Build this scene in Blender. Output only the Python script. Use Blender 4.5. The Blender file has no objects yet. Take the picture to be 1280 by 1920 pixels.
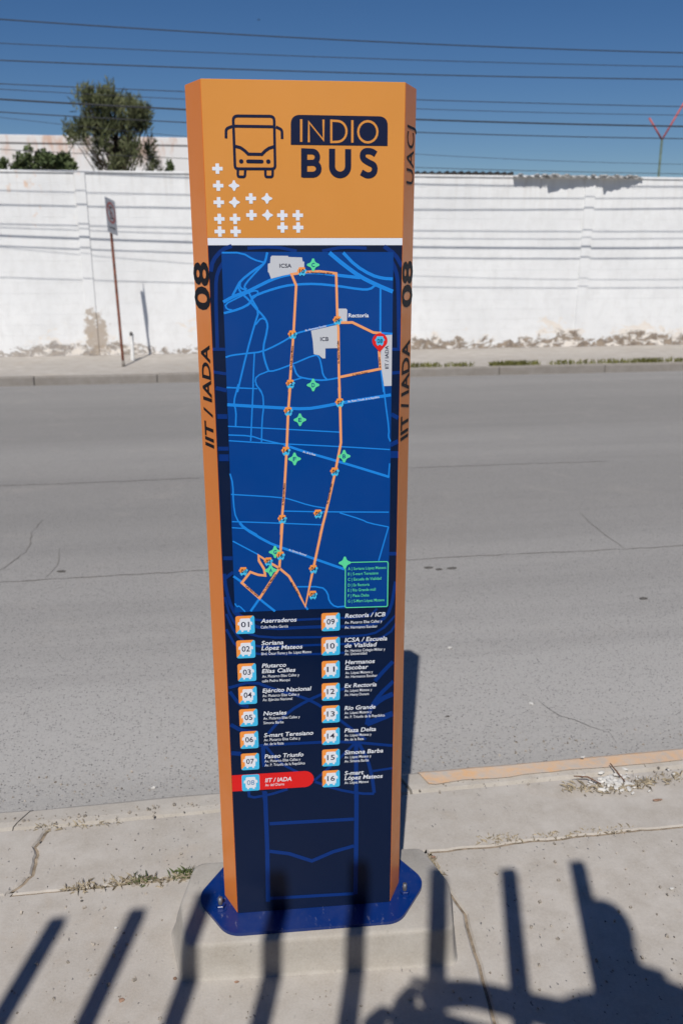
import bpy, bmesh, math, random
from mathutils import Vector, Matrix, noise
random.seed(7)
SC = bpy.context.scene
COL = SC.collection
# ------------------------------------------------------------------ camera
CAM = Vector((0, 0, 2.0)); F_PX = 1602.97; PITCH = .2972; ROLL = -.0011; YAW = .1504
fwd = Vector((math.sin(YAW)*math.cos(PITCH), math.cos(YAW)*math.cos(PITCH), -math.sin(PITCH)))
_r = Vector((math.cos(YAW), -math.sin(YAW), 0)); _u = _r.cross(fwd)
RT = _r*math.cos(ROLL)+_u*math.sin(ROLL); UP = -_r*math.sin(ROLL)+_u*math.cos(ROLL)
cd = bpy.data.cameras.new('camera'); co = bpy.data.objects.new('camera', cd); COL.objects.link(co)
co.matrix_world = Matrix(((RT.x, UP.x, -fwd.x, 0), (RT.y, UP.y, -fwd.y, 0), (RT.z, UP.z, -fwd.z, CAM.z), (0, 0, 0, 1)))
cd.sensor_fit = 'VERTICAL'; cd.sensor_height = 36; cd.sensor_width = 24; cd.lens = F_PX/1920*36
cd.clip_start = .02; cd.clip_end = 3000
cd.dof.use_dof = True; cd.dof.focus_distance = 2.15; cd.dof.aperture_fstop = 4.5
SC.camera = co
# ------------------------------------------------------------------ world, sun, exposure
SUN_AZ = .2728; SUN_EL = .8719            # azimuth the light travels towards (from +Y to +X), elevation
SUN = Vector((math.sin(SUN_AZ)*math.cos(SUN_EL), math.cos(SUN_AZ)*math.cos(SUN_EL), -math.sin(SUN_EL)))
w = bpy.data.worlds.new('World'); SC.world = w; w.use_nodes = True
nt = w.node_tree; nt.nodes.clear()
sky = nt.nodes.new('ShaderNodeTexSky'); sky.sky_type = 'NISHITA'; sky.sun_disc = False
sky.sun_elevation = SUN_EL; sky.sun_rotation = SUN_AZ+math.pi
sky.altitude = 1100; sky.air_density = 1.0; sky.dust_density = .25; sky.ozone_density = 4.0
bg = nt.nodes.new('ShaderNodeBackground'); bg.inputs['Strength'].default_value = .057
out = nt.nodes.new('ShaderNodeOutputWorld')
hs = nt.nodes.new('ShaderNodeHueSaturation'); hs.inputs['Saturation'].default_value = 1.24; hs.inputs['Value'].default_value = 1.0; hs.inputs['Hue'].default_value = .507
nt.links.new(sky.outputs[0], hs.inputs['Color']); nt.links.new(hs.outputs[0], bg.inputs[0]); nt.links.new(bg.outputs[0], out.inputs[0])
sl = bpy.data.lights.new('sun', 'SUN'); sl.energy = 4.4; sl.angle = math.radians(.53); sl.color = (1, .95, .88)
so = bpy.data.objects.new('sun', sl); COL.objects.link(so)
so.rotation_euler = SUN.to_track_quat('-Z', 'Y').to_euler(); so.location = (-3, -10, 12)
SC.view_settings.view_transform = 'Standard'; SC.view_settings.look = 'None'
SC.view_settings.exposure = 0.0; SC.view_settings.gamma = 1.0
try: SC.view_settings.use_curve_mapping = False
except Exception: pass

# ------------------------------------------------------------------ helpers
def ray(px, py): return fwd+RT*((px-640)/F_PX)-UP*((py-960)/F_PX)
def hit(px, py, axis, val):
    d = ray(px, py); return CAM+d*((val-CAM[axis])/d[axis])
def gnd(px, py, z=0.): return hit(px, py, 2, z)
def srgb(r, g, b):
    f = lambda c: (c/255/12.92 if c <= 10 else ((c/255+.055)/1.055)**2.4)
    return (f(r), f(g), f(b), 1)
def tag(o, label=None, cat=None, group=None, kind=None):
    if label: o['label'] = label
    if cat: o['category'] = cat
    if group: o['group'] = group
    if kind: o['kind'] = kind
    return o
def obj(name, verts, faces, mat, parent=None, smooth=False):
    m = bpy.data.meshes.new(name); m.from_pydata([tuple(v) for v in verts], [], faces); m.update()
    if mat: m.materials.append(mat)
    if smooth: m.polygons.foreach_set('use_smooth', [True]*len(m.polygons))
    o = bpy.data.objects.new(name, m); COL.objects.link(o); o.parent = parent
    return o
def bobj(name, bm, mat, parent=None, smooth=False):
    bmesh.ops.recalc_face_normals(bm, faces=bm.faces)
    m = bpy.data.meshes.new(name); bm.to_mesh(m); bm.free()
    if mat: m.materials.append(mat)
    if smooth: m.polygons.foreach_set('use_smooth', [True]*len(m.polygons))
    o = bpy.data.objects.new(name, m); COL.objects.link(o); o.parent = parent
    return o
def empty(name, loc, rz=0.):
    o = bpy.data.objects.new(name, None); COL.objects.link(o); o.location = loc; o.rotation_euler.z = rz
    o.empty_display_size = .1
    return o
def bm_box(bm, x0, x1, y0, y1, z0, z1, bevel=0., seg=1):
    vs = [bm.verts.new(p) for p in ((x0,y0,z0),(x1,y0,z0),(x1,y1,z0),(x0,y1,z0),(x0,y0,z1),(x1,y0,z1),(x1,y1,z1),(x0,y1,z1))]
    fs = [bm.faces.new([vs[i] for i in f]) for f in ((3,2,1,0),(4,5,6,7),(0,1,5,4),(1,2,6,5),(2,3,7,6),(3,0,4,7))]
    if bevel:
        es = list({e for f in fs for e in f.edges})
        bmesh.ops.bevel(bm, geom=es, offset=bevel, segments=seg, affect='EDGES', profile=.5)
def box(name, x0, x1, y0, y1, z0, z1, mat, parent=None, bevel=0., seg=1):
    bm = bmesh.new(); bm_box(bm, x0, x1, y0, y1, z0, z1, bevel, seg); return bobj(name, bm, mat, parent)
def bm_tube(bm, pts, rad, n=8, cap=True):
    pts = [Vector(p) for p in pts]
    if not isinstance(rad, (list, tuple)): rad = [rad]*len(pts)
    rings = []; ref = None
    for i, p in enumerate(pts):
        t = (pts[min(i+1, len(pts)-1)]-pts[max(i-1, 0)]).normalized()
        if ref is None:
            ref = t.orthogonal().normalized()
        ref = (ref-t*ref.dot(t)).normalized(); b = t.cross(ref)
        rings.append([bm.verts.new(p+(ref*math.cos(2*math.pi*k/n)+b*math.sin(2*math.pi*k/n))*rad[i]) for k in range(n)])
    for a, b in zip(rings, rings[1:]):
        for k in range(n): bm.faces.new((a[k], a[(k+1) % n], b[(k+1) % n], b[k]))
    if cap: bm.faces.new(rings[0][::-1]); bm.faces.new(rings[-1])
def tube(name, pts, rad, mat, parent=None, n=8, smooth=True):
    bm = bmesh.new(); bm_tube(bm, pts, rad, n); return bobj(name, bm, mat, parent, smooth)
def prism(name, poly, z0, z1, mat, parent=None, bevel=0., seg=1):
    bm = bmesh.new()
    a = [bm.verts.new((x, y, z0)) for x, y in poly]; b = [bm.verts.new((x, y, z1)) for x, y in poly]
    n = len(poly); bm.faces.new(a[::-1]); top = bm.faces.new(b)
    for i in range(n): bm.faces.new((a[i], a[(i+1) % n], b[(i+1) % n], b[i]))
    if bevel: bmesh.ops.bevel(bm, geom=list(top.edges), offset=bevel, segments=seg, affect='EDGES')
    return bobj(name, bm, mat, parent)
def roundpoly(pts, rads, n=6):
    out = []; m = len(pts)
    for i in range(m):
        p = Vector(pts[i]); a = Vector(pts[i-1]); b = Vector(pts[(i+1) % m]); r = rads[i] if isinstance(rads, (list, tuple)) else rads
        if r <= 0: out.append((p.x, p.y)); continue
        da = (a-p).normalized(); db = (b-p).normalized(); ang = math.acos(max(-1, min(1, da.dot(db))))
        d = min(r/math.tan(ang/2), (a-p).length*.49, (b-p).length*.49)
        A = p+da*d; B = p+db*d
        for k in range(n+1):
            t = k/n; q = A*(1-t)**2+p*(2*t*(1-t))+B*t*t; out.append((q.x, q.y))
    return out

# ------------------------------------------------------------------ materials
class NT:
    def __init__(s, name, rough=.6, spec=.3):
        s.m = bpy.data.materials.new(name); s.m.use_nodes = True; s.t = s.m.node_tree
        s.b = s.t.nodes['Principled BSDF']; s.b.inputs['Roughness'].default_value = rough
        s.b.inputs['Specular IOR Level'].default_value = spec
        s.pos = s.n('ShaderNodeNewGeometry').outputs['Position']
    def n(s, ty, **kw):
        nd = s.t.nodes.new(ty)
        for k, v in kw.items(): setattr(nd, k, v)
        return nd
    def l(s, a, b): s.t.links.new(a, b)
    def noise(s, scale, detail=4, rough=.55, vec=None, dist=0.):
        nd = s.n('ShaderNodeTexNoise'); nd.inputs['Scale'].default_value = scale; nd.inputs['Detail'].default_value = detail
        nd.inputs['Roughness'].default_value = rough; nd.inputs['Distortion'].default_value = dist
        s.l(vec or s.pos, nd.inputs['Vector']); return nd.outputs['Fac']
    def map(s, scale=(1, 1, 1), loc=(0, 0, 0)):
        nd = s.n('ShaderNodeMapping'); nd.inputs['Scale'].default_value = scale; nd.inputs['Location'].default_value = loc
        s.l(s.pos, nd.inputs['Vector']); return nd.outputs[0]
    def ramp(s, v, a, b, lo=0., hi=1.):
        nd = s.n('ShaderNodeMapRange'); nd.clamp = True
        for k, x in zip(('From Min', 'From Max', 'To Min', 'To Max'), (a, b, lo, hi)): nd.inputs[k].default_value = x
        s.l(v, nd.inputs['Value']); return nd.outputs[0]
    def math(s, op, a, b=None):
        nd = s.n('ShaderNodeMath', operation=op)
        for i, x in enumerate((a, b)):
            if x is None: continue
            if isinstance(x, (int, float)): nd.inputs[i].default_value = x
            else: s.l(x, nd.inputs[i])
        return nd.outputs[0]
    def mix(s, f, a, b, mode='MIX'):
        nd = s.n('ShaderNodeMix', data_type='RGBA', blend_type=mode)
        for k, x in (('Factor', f), ('A', a), ('B', b)):
            i = [q for q in nd.inputs if q.name == k and (q.type == 'RGBA' if k != 'Factor' else q.type == 'VALUE')][0]
            if isinstance(x, (int, float)): i.default_value = x
            elif isinstance(x, tuple): i.default_value = x
            else: s.l(x, i)
        return [q for q in nd.outputs if q.type == 'RGBA'][0]
    def xyz(s):
        nd = s.n('ShaderNodeSeparateXYZ'); s.l(s.pos, nd.inputs[0]); return nd.outputs
    def color(s, c):
        if isinstance(c, tuple): s.b.inputs['Base Color'].default_value = c
        else: s.l(c, s.b.inputs['Base Color'])
    def bump(s, h, strength=.3, dist=.01):
        nd = s.n('ShaderNodeBump'); nd.inputs['Strength'].default_value = strength; nd.inputs['Distance'].default_value = dist
        s.l(h, nd.inputs['Height']); s.l(nd.outputs[0], s.b.inputs['Normal'])
def g(v, w=None, b=None): return (v, w if w is not None else v, b if b is not None else v, 1)
def simple(name, c, rough=.5, spec=.3, var=.12, scale=6., metal=0., bump=0., bscale=60.):
    n = NT(name, rough, spec); n.b.inputs['Metallic'].default_value = metal
    f = n.noise(scale)
    n.color(n.mix(n.ramp(f, .3, .7), tuple(x*(1-var) for x in c[:3])+(1,), tuple(min(1, x*(1+var)) for x in c[:3])+(1,)))
    if bump: n.bump(n.noise(bscale, 5), bump, .004)
    if 'print' in name or 'enamel' in name:
        n.l(n.ramp(n.noise(5, 6, .7), .3, .7, rough-.09, rough+.14), n.b.inputs['Roughness'])
        n.bump(n.noise(9, 2), .035, .004)
    return n.m
M = {}
def concrete(name, c, speck=.5, scale=1.):
    n = NT(name, .88, .15)
    big = n.noise(1.1*scale, 5, .6); mid = n.noise(9*scale, 6, .65); fine = n.noise(140, 4, .7)
    a = n.mix(n.ramp(big, .3, .7), tuple(x*.82 for x in c)+(1,), tuple(x*1.14 for x in c)+(1,))
    a = n.mix(n.ramp(mid, .36, .68, 0, .85), a, (c[0]*.74, c[1]*.71, c[2]*.67, 1))
    a = n.mix(n.ramp(fine, .25, .75, 0, .45), a, tuple(x*1.25 for x in c)+(1,))
    # brown dust drifts
    a = n.mix(n.ramp(n.noise(2.7*scale, 5, .6, dist=.6), .58, .72, 0, .35), a, (c[0]*.92, c[1]*.80, c[2]*.66, 1))
    # dark flecks of exposed aggregate in patches
    v = n.n('ShaderNodeTexVoronoi'); v.inputs['Scale'].default_value = 42; v.inputs['Randomness'].default_value = 1
    nv = n.n('ShaderNodeTexNoise'); nv.inputs['Scale'].default_value = 60; n.l(n.pos, nv.inputs['Vector'])
    va = n.n('ShaderNodeVectorMath', operation='MULTIPLY_ADD'); va.inputs[1].default_value = (.022, .022, .022); n.l(nv.outputs['Color'], va.inputs[0]); n.l(n.map((1.5, .75, 1)), va.inputs[2]); n.l(va.outputs[0], v.inputs['Vector'])
    dots = n.ramp(v.outputs['Distance'], .10, .20, 1, 0)
    patch = n.ramp(n.noise(2.6, 3), .46, .58, .06, 1)
    colr = n.n('ShaderNodeSeparateColor'); n.l(v.outputs['Color'], colr.inputs[0])
    sel = n.ramp(colr.outputs[0], .48, .50, 0, 1)
    d = n.math('MULTIPLY', n.math('MULTIPLY', dots, patch), n.math('MULTIPLY', sel, speck))
    a = n.mix(d, a, (.12, .12, .125, 1))
    n.color(a)
    h = n.math('ADD', n.math('MULTIPLY', mid, .6), n.math('MULTIPLY', fine, .35))
    n.bump(n.math('SUBTRACT', h, n.math('MULTIPLY', d, .6)), .45, .006)
    return n.m
M['slab'] = concrete('slab_concrete', (.425, .399, .367), .9)
M['kerb'] = concrete('kerb_concrete', (.425, .40, .365), .3)
M['plinth'] = concrete('plinth_concrete', (.405, .383, .35), .4, 1.)
M['farwalk'] = concrete('far_walk_concrete', (.40, .375, .345), .1, .5)
M['farkerb'] = concrete('far_kerb_concrete', (.25, .232, .212), .2, .8)
M['smear'] = concrete('cement_smear', (.42, .40, .37), 0)
M['dirt'] = simple('joint_dirt', (.25, .205, .155), .95, .05, .4, 40, bump=.5, bscale=200)
def asphalt():
    n = NT('asphalt', .9, .12); X = n.xyz()
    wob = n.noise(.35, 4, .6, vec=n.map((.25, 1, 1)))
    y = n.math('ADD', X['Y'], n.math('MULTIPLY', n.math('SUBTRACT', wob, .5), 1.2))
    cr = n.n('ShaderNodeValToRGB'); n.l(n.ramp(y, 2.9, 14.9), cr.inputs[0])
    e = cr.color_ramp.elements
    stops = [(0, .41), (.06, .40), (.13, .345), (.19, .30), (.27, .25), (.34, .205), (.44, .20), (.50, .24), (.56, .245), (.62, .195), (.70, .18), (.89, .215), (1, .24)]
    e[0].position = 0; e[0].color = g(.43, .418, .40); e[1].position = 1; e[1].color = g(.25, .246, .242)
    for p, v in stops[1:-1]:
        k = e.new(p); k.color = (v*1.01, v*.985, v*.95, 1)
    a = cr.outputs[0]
    big = n.noise(.8, 5, .6, vec=n.map((.4, 1, 1)))
    a = n.mix(n.ramp(big, .3, .7, 0, .22), a, (.27, .255, .24, 1))
    ln = n.noise(1.0, 5, .62, vec=n.map((.10, 1.5, 1)))
    a = n.mix(n.ramp(ln, .46, .68, 0, .38), a, (.145, .142, .14, 1))
    bl = n.noise(1.7, 6, .68, dist=.7)
    a = n.mix(n.ramp(bl, .56, .72, 0, .30), a, (.33, .305, .275, 1))
    fine = n.noise(120, 5, .8)
    a = n.mix(n.ramp(fine, .36, .66, 0, .45), a, (.46, .45, .44, 1))
    a = n.mix(n.ramp(n.noise(75, 4, .75, vec=n.map((1, 1, 1), (5, 3, 0))), .52, .68, 0, .4), a, (.13, .13, .13, 1))
    v = n.n('ShaderNodeTexVoronoi'); v.inputs['Scale'].default_value = 85; n.l(n.pos, v.inputs['Vector'])
    sc = n.n('ShaderNodeSeparateColor'); n.l(v.outputs['Color'], sc.inputs[0])
    d = n.math('MULTIPLY', n.ramp(v.outputs['Distance'], .2, .35, 1, 0), n.ramp(sc.outputs[0], .7, .75))
    a = n.mix(n.math('MULTIPLY', d, .55), a, (.10, .10, .10, 1))
    n.color(a); n.bump(n.math('SUBTRACT', fine, d), .8, .006); return n.m
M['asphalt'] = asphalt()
M['crack'] = simple('crack_fill', (.19, .18, .17), .95, .05, .3, 30)
def paint_kerb():
    n = NT('worn_orange_kerb_paint', .8, .15)
    f = n.noise(16, 7, .72, dist=.4)
    base = n.mix(n.ramp(n.noise(4, 4), .35, .65), (.47, .435, .395, 1), (.42, .385, .35, 1))
    org = n.mix(n.ramp(n.noise(7, 3), .35, .65), (.62, .39, .22, 1), (.56, .43, .32, 1))
    n.color(n.mix(n.ramp(f, .40, .66), org, base)); n.bump(n.noise(90, 5), .3, .005); return n.m
M['kerbpaint'] = paint_kerb()
def wallmat():
    n = NT('weathered_white_wall_paint', .8, .2); X = n.xyz()
    c = n.mix(n.ramp(n.noise(.9, 5, .6), .3, .7), (.79, .80, .80, 1), (.69, .70, .705, 1))
    c = n.mix(n.ramp(n.noise(5, 7, .7, vec=n.map((1, 1, .6))), .46, .72, 0, .42), c, (.58, .58, .57, 1))
    # vertical run-off streaks below the top
    st = n.noise(3.5, 4, .6, vec=n.map((3.2, 1, .12)))
    top = n.ramp(X['Z'], 2.3, 3.4)
    c = n.mix(n.math('MULTIPLY', n.ramp(st, .52, .72, 0, .5), top), c, (.55, .53, .50, 1))
    # rusty stains upper left
    rs = n.noise(2.6, 5, .65, vec=n.map((1.6, 1, 1.1), (3.1, 0, .4)))
    lf = n.math('MULTIPLY', n.ramp(X['X'], -1.9, -2.8), n.ramp(X['Z'], 2.0, 2.7))
    c = n.mix(n.math('MULTIPLY', n.ramp(rs, .58, .70, 0, .8), lf), c, (.66, .38, .20, 1))
    # flaking paint above the pavement, bare render beneath
    pn = n.noise(4.2, 8, .72, dist=.6, vec=n.map((.8, 1, 1.25))); pn2 = n.noise(.55, 3, .5)
    lim = n.math('SUBTRACT', n.math('ADD', n.math('MULTIPLY', n.math('SUBTRACT', pn2, .22), .95), n.math('MULTIPLY', pn, .75)), n.ramp(X['X'], -4., .8, .17, 0))
    zz = n.ramp(X['Z'], 0, .55, .14, .74)
    pe = n.math('MULTIPLY', n.ramp(n.math('SUBTRACT', lim, zz), .245, .29), n.ramp(n.noise(4.0, 8, .74, dist=.5, vec=n.map((1, 1, 1.5), (4, 0, 2))), .44, .50))
    xr = n.ramp(X['X'], -3.2, 1.5, .8, 1)
    bare = n.mix(n.ramp(n.noise(11, 5), .35, .65), (.33, .27, .21, 1), (.20, .165, .135, 1))
    c = n.mix(n.math('MULTIPLY', pe, xr), c, bare)
    yl = n.ramp(n.math('SUBTRACT', lim, n.ramp(X['Z'], 0, 1.1, .14, .66)), .36, .42, 0, .40)
    c = n.mix(n.math('MULTIPLY', yl, n.ramp(pe, 0, .5, 1, 0)), c, (.72, .58, .42, 1))
    # one bare patch at the foot of the pilaster
    dx = n.math('DIVIDE', n.math('ADD', X['X'], 2.20), .22); dz = n.math('DIVIDE', n.math('SUBTRACT', X['Z'], .42), .50)
    r2 = n.math('SQRT', n.math('ADD', n.math('MULTIPLY', dx, dx), n.math('MULTIPLY', dz, dz)))
    pt = n.ramp(n.math('ADD', r2, n.math('MULTIPLY', n.math('SUBTRACT', n.noise(5.5, 6, .7), .5), 3.4)), .62, .95, .8, 0)
    c = n.mix(pt, c, (.36, .29, .22, 1))
    n.color(c); n.bump(n.math('SUBTRACT', n.noise(35, 6, .7), n.math('MULTIPLY', pe, .8)), .35, .01); return n.m
M['wall'] = wallmat()
M['mortar'] = simple('painted_mortar', (.74, .745, .74), .9, .1, .05, 5)
M['orange'] = simple('orange_enamel', srgb(211, 142, 66), .36, .3, .03, 3)
M['orange_side'] = simple('orange_enamel_side', srgb(224, 130, 52), .36, .22, .03, 3)
_b = M['orange_side'].node_tree.nodes['Principled BSDF']; _b.inputs['Coat Weight'].default_value = .14; _b.inputs['Coat Roughness'].default_value = .08; _b.inputs['Coat IOR'].default_value = 1.45
M['navy'] = simple('navy_print', srgb(10, 26, 56), .4, .25, .05, 3)
M['navyback'] = simple('navy_back', srgb(20, 26, 58), .4, .35, .05, 3)
M['ink'] = simple('navy_ink', srgb(14, 24, 56), .4, .3, .03, 3)
M['inkside'] = simple('black_ink', srgb(8, 11, 24), .5, .1, .03, 3)
M['pattern'] = simple('royal_blue_print', srgb(8, 48, 118), .4, .25, .03, 3)
M['mapblue'] = simple('map_blue_print', srgb(0, 62, 136), .4, .3, .04, 3)
M['road'] = simple('map_road_blue', srgb(28, 132, 222), .4, .3, .02, 3)
M['route'] = simple('map_route_orange', srgb(236, 160, 106), .4, .3, .02, 3)
M['campus'] = simple('map_campus_grey', srgb(194, 197, 203), .4, .3, .02, 3)
M['white'] = simple('white_print', srgb(222, 227, 236), .4, .3, .02, 3)
M['green'] = simple('green_print', srgb(92, 216, 156), .4, .3, .02, 3)
M['sky'] = simple('badge_blue_print', srgb(70, 186, 232), .4, .3, .02, 3)
M['badge'] = simple('badge_orange_print', srgb(240, 150, 70), .4, .3, .02, 3)
M['red'] = simple('red_print', srgb(216, 34, 34), .4, .3, .02, 3)
M['dim'] = simple('badge_grey_blue', srgb(110, 150, 190), .4, .3, .02, 3)
def plate_mat():
    n = NT('blue_enamel_plate', .3, .5); f = n.noise(26, 6, .7)
    c = n.mix(n.ramp(f, .66, .70, 0, .8), srgb(2, 40, 106), (.35, .27, .22, 1))
    c = n.mix(n.ramp(n.noise(38, 7, .75, vec=n.map((2.2, .7, 1))), .60, .68, 0, .3), c, (.42, .42, .46, 1))
    n.color(n.mix(n.ramp(n.noise(4, 6, .7), .45, .75, 0, .08), c, (.28, .25, .22, 1)))
    n.bump(n.noise(22, 3), .12, .004); return n.m
M['plate'] = plate_mat()
M['bolt'] = simple('galvanised_bolt', (.15, .155, .18), .5, .4, .3, 60, metal=.5)
M['rust'] = simple('rusty_red_pole', (.17, .065, .042), .75, .2, .45, 9, bump=.3)
M['greypaint'] = simple('grey_sign_face', (.50, .51, .53), .5, .3, .12, 7)
M['signred'] = simple('faded_sign_red', (.42, .10, .09), .5, .3, .2, 9)
M['signblack'] = simple('faded_sign_black', (.06, .06, .065), .5, .3, .2, 9)
M['whitepole'] = simple('chipped_white_post', (.70, .70, .68), .7, .2, .15, 20)
M['wire'] = simple('black_cable', (.03, .032, .038), .6, .3, .2, 5)
M['darksheet'] = simple('black_roof_sheet', (.035, .033, .032), .8, .2, .4, 8, bump=.3)
M['greysheet'] = simple('grey_asbestos_sheet', (.42, .415, .40), .9, .1, .35, 9, bump=.5)
M['fencegreen'] = simple('green_grey_post', (.10, .14, .11), .6, .3, .25, 9)
M['fencered'] = simple('red_post_arm', (.45, .10, .09), .6, .3, .25, 9)
def bldg():
    n = NT('rust_streaked_white_parapet', .8, .2); X = n.xyz()
    c = n.mix(n.ramp(n.noise(.5, 4), .3, .7), (.74, .745, .75, 1), (.68, .67, .66, 1))
    st = n.noise(1.6, 5, .65, vec=n.map((1.7, 1, .5)))
    c = n.mix(n.math('MULTIPLY', n.ramp(st, .47, .66, 0, .75), n.ramp(X['Z'], 4.7, 5.45)), c, (.58, .36, .25, 1))
    n.color(c); return n.m
M['bldg'] = bldg()
M['roofgrey'] = simple('roof_grey', (.3, .29, .28), .9, .1, .2, 3)
def foliage(name, a, b):
    n = NT(name, .7, .2); n.color(n.mix(n.ramp(n.noise(2.2, 4), .3, .7), a, b))
    n.b.inputs['Transmission Weight'].default_value = 0
    return n.m
M['pine'] = foliage('pine_needles', (.07, .085, .038, 1), (.16, .17, .085, 1))
M['bush'] = foliage('shrub_leaves', (.055, .08, .03, 1), (.12, .15, .065, 1))
M['bark'] = simple('dark_bark', (.075, .058, .045), .9, .1, .4, 20, bump=.6)
M['grassfar'] = simple('far_verge_grass', (.17, .17, .06), .8, .1, .5, 4)
M['weed'] = simple('weed_green', (.12, .15, .06), .7, .2, .4, 30)
M['dry'] = simple('dry_grass', (.39, .335, .245), .9, .1, .35, 30)
M['flake'] = simple('white_plaster_flakes', (.56, .55, .525), .85, .15, .2, 40)
M['twig'] = simple('brown_twig', (.15, .08, .05), .9, .1, .3, 50)
M['stone'] = simple('dark_pebble', (.10, .095, .09), .9, .1, .3, 60)
M['grit'] = simple('loose_grit', (.30, .27, .235), .95, .05, .55, 55)
M['leaf'] = simple('reddish_dry_leaf', (.28, .18, .13), .9, .1, .3, 60)
M['terrace'] = concrete('terrace_concrete', (.36, .35, .33), .2)
M['fenceblack'] = simple('dark_fence_paint', (.05, .055, .06), .5, .3, .2, 6)
M['skin'] = simple('skin', (.45, .28, .2), .6, .3, .05, 6)
M['shirt'] = simple('grey_shirt', (.2, .22, .26), .9, .1, .1, 6)
M['jeans'] = simple('blue_jeans', (.05, .07, .14), .9, .1, .1, 6)
M['hair'] = simple('dark_hair', (.02, .016, .013), .7, .2, .2, 40)
M['cambody'] = simple('black_camera_body', (.02, .02, .022), .6, .3, .1, 6)

# ------------------------------------------------------------------ the setting
KY, FY, WY, WH, RZ = 2.903, 14.77, 17.79, 3.405, -.143
JY = 2.425; KI = 2.765
tag(obj('ground', [(-400,-300,RZ-.02),(400,-300,RZ-.02),(400,700,RZ-.02),(-400,700,RZ-.02)], [(0,1,2,3)], M['dirt']), kind='structure')
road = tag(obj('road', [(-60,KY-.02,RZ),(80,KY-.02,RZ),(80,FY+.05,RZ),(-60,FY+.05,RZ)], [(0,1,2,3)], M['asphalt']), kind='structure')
def jag(pts, step=.03, amp=.012, seed=0, fade=True):
    out = []; s = seed*17.3
    for i, (a, b) in enumerate(zip(pts, pts[1:])):
        a = Vector(a); b = Vector(b); L = (b-a).length; n = max(1, int(L/step)); t = (b-a).normalized(); nr = Vector((-t.y, t.x))
        for k in range(n):
            q = a+(b-a)*(k/n)
            o = (noise.noise(Vector((q.x*9+s, q.y*9, 3.1)))+.5*noise.noise(Vector((q.x*31+s, q.y*31, 7))))*amp
            if i == 0 and k == 0: o = 0
            q2 = q+nr*o; out.append((q2.x, q2.y))
    out.append(tuple(pts[-1])[:2]); return out
def ribbon2(pts, w, wvar=.5, seed=1):
    V = []; Fc = []; n = len(pts)
    for i, p in enumerate(pts):
        a = Vector(pts[max(0, i-1)]); b = Vector(pts[min(n-1, i+1)]); t = (b-a).normalized(); nr = Vector((-t.y, t.x))
        ww = w*(1+wvar*noise.noise(Vector((i*.37+seed*5, seed, 0))))*.5*min(1, .25+min(i, n-1-i)/4)
        p = Vector(p); V += [p+nr*ww, p-nr*ww]
        if i: Fc.append((2*i-2, 2*i-1, 2*i+1, 2*i))
    return V, Fc
g2 = lambda px, py, z=0.: tuple(gnd(px, py, z))[:2]
crk = [([(80,975),(60,1000),(55,1030),(10,1065),(-40,1090)], .008), ([(113,1028),(110,1060),(85,1085)], .006),
       ([(-60,1096),(120,1085),(380,1070),(560,1060),(770,1050),(900,1042),(1170,1030),(1340,1020)], .010),
       ([(1085,960),(1110,985),(1150,1015),(1170,1030)], .007), ([(1005,1310),(1030,1332),(1075,1352),(1140,1375),(1155,1395)], .004),
       ([(-60,913),(150,906),(400,895)], .014), ([(760,878),(950,871),(1150,865)], .014)]
for i, (pp, wd) in enumerate(crk):
    pts = jag([g2(x, y, RZ) for x, y in pp], .06, .02, i)
    V, Fc = ribbon2(pts, wd*.8, 1.3, i)
    obj('crack', [(v.x, v.y, RZ+.003) for v in V], Fc, M['crack'], road)
# near pavement: dirt bed with concrete slabs and kerb stones on it
walk = tag(obj('near_sidewalk', [(-30,-.4,-.0095),(40,-.4,-.0095),(40,KI-.001,-.0095),(-30,KI-.001,-.0095)], [(0,1,2,3)], M['dirt']), kind='structure')
c1 = jag([g2(95,1545), g2(70,1585), g2(64,1640), g2(0,1690)], .02, .014, 3)          # crack at the left
c1[0] = (c1[0][0], KI); c1[-1] = (c1[-1][0], JY)
c2 = jag([g2(790,1572), g2(806,1605), g2(842,1668), g2(872,1712), g2(882,1760), g2(896,1805), g2(915,1870), g2(925,1920), (.66, -.3)], .045, .007, 5)   # crack right of the plinth
c2[0] = (c2[0][0], JY)
joint = jag([(-30, JY), (-3, JY), (3.5, JY), (40, JY)], .03, .006, 8)
joint = [(x, y) for x, y in joint if -3 <= x <= 3.5 or x in (-30., 40.)] if False else jag([(-4, JY), (5, JY)], .03, .008, 8)
def slab(poly, name='pavement_slab', z=0., mat=None, gap=.0045, bev=.006):
    bm = bmesh.new(); vs = [bm.verts.new((x, y, z)) for x, y in poly]
    f = bm.faces.new(vs); bmesh.ops.recalc_face_normals(bm, faces=[f])
    if f.normal.z < 0: f.normal_flip()
    bmesh.ops.inset_region(bm, faces=[f], thickness=gap, depth=0, use_boundary=True, use_even_offset=False)
    bmesh.ops.delete(bm, geom=[q for q in bm.faces if q is not f], context='FACES')
    r = bmesh.ops.inset_region(bm, faces=[f], thickness=bev, depth=0, use_boundary=True, use_even_offset=False)
    for v in bm.verts:
        if v not in f.verts: v.co.z = z-.007
    edge = [e for e in bm.edges if len(e.link_faces) == 1]
    ex = bmesh.ops.extrude_edge_only(bm, edges=edge)
    for v in ex['geom']:
        if isinstance(v, bmesh.types.BMVert): v.co.z = z-.07
    bmesh.ops.triangulate(bm, faces=[f])
    return bobj(name, bm, mat or M['slab'], walk)
jl = [p for p in joint if p[0] < c1[-1][0]-.01]; jm = [p for p in joint if c1[-1][0]+.01 < p[0]]
slab([(-30, KI), *c1, *jl[::-1], (-30, JY)])
slab([*c1[::-1], (40, KI), (40, JY), *jm[::-1]], z=-.004)
jL = [p for p in joint if p[0] < c2[0][0]-.01]; jR = [p for p in joint if p[0] > c2[0][0]+.01]
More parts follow.
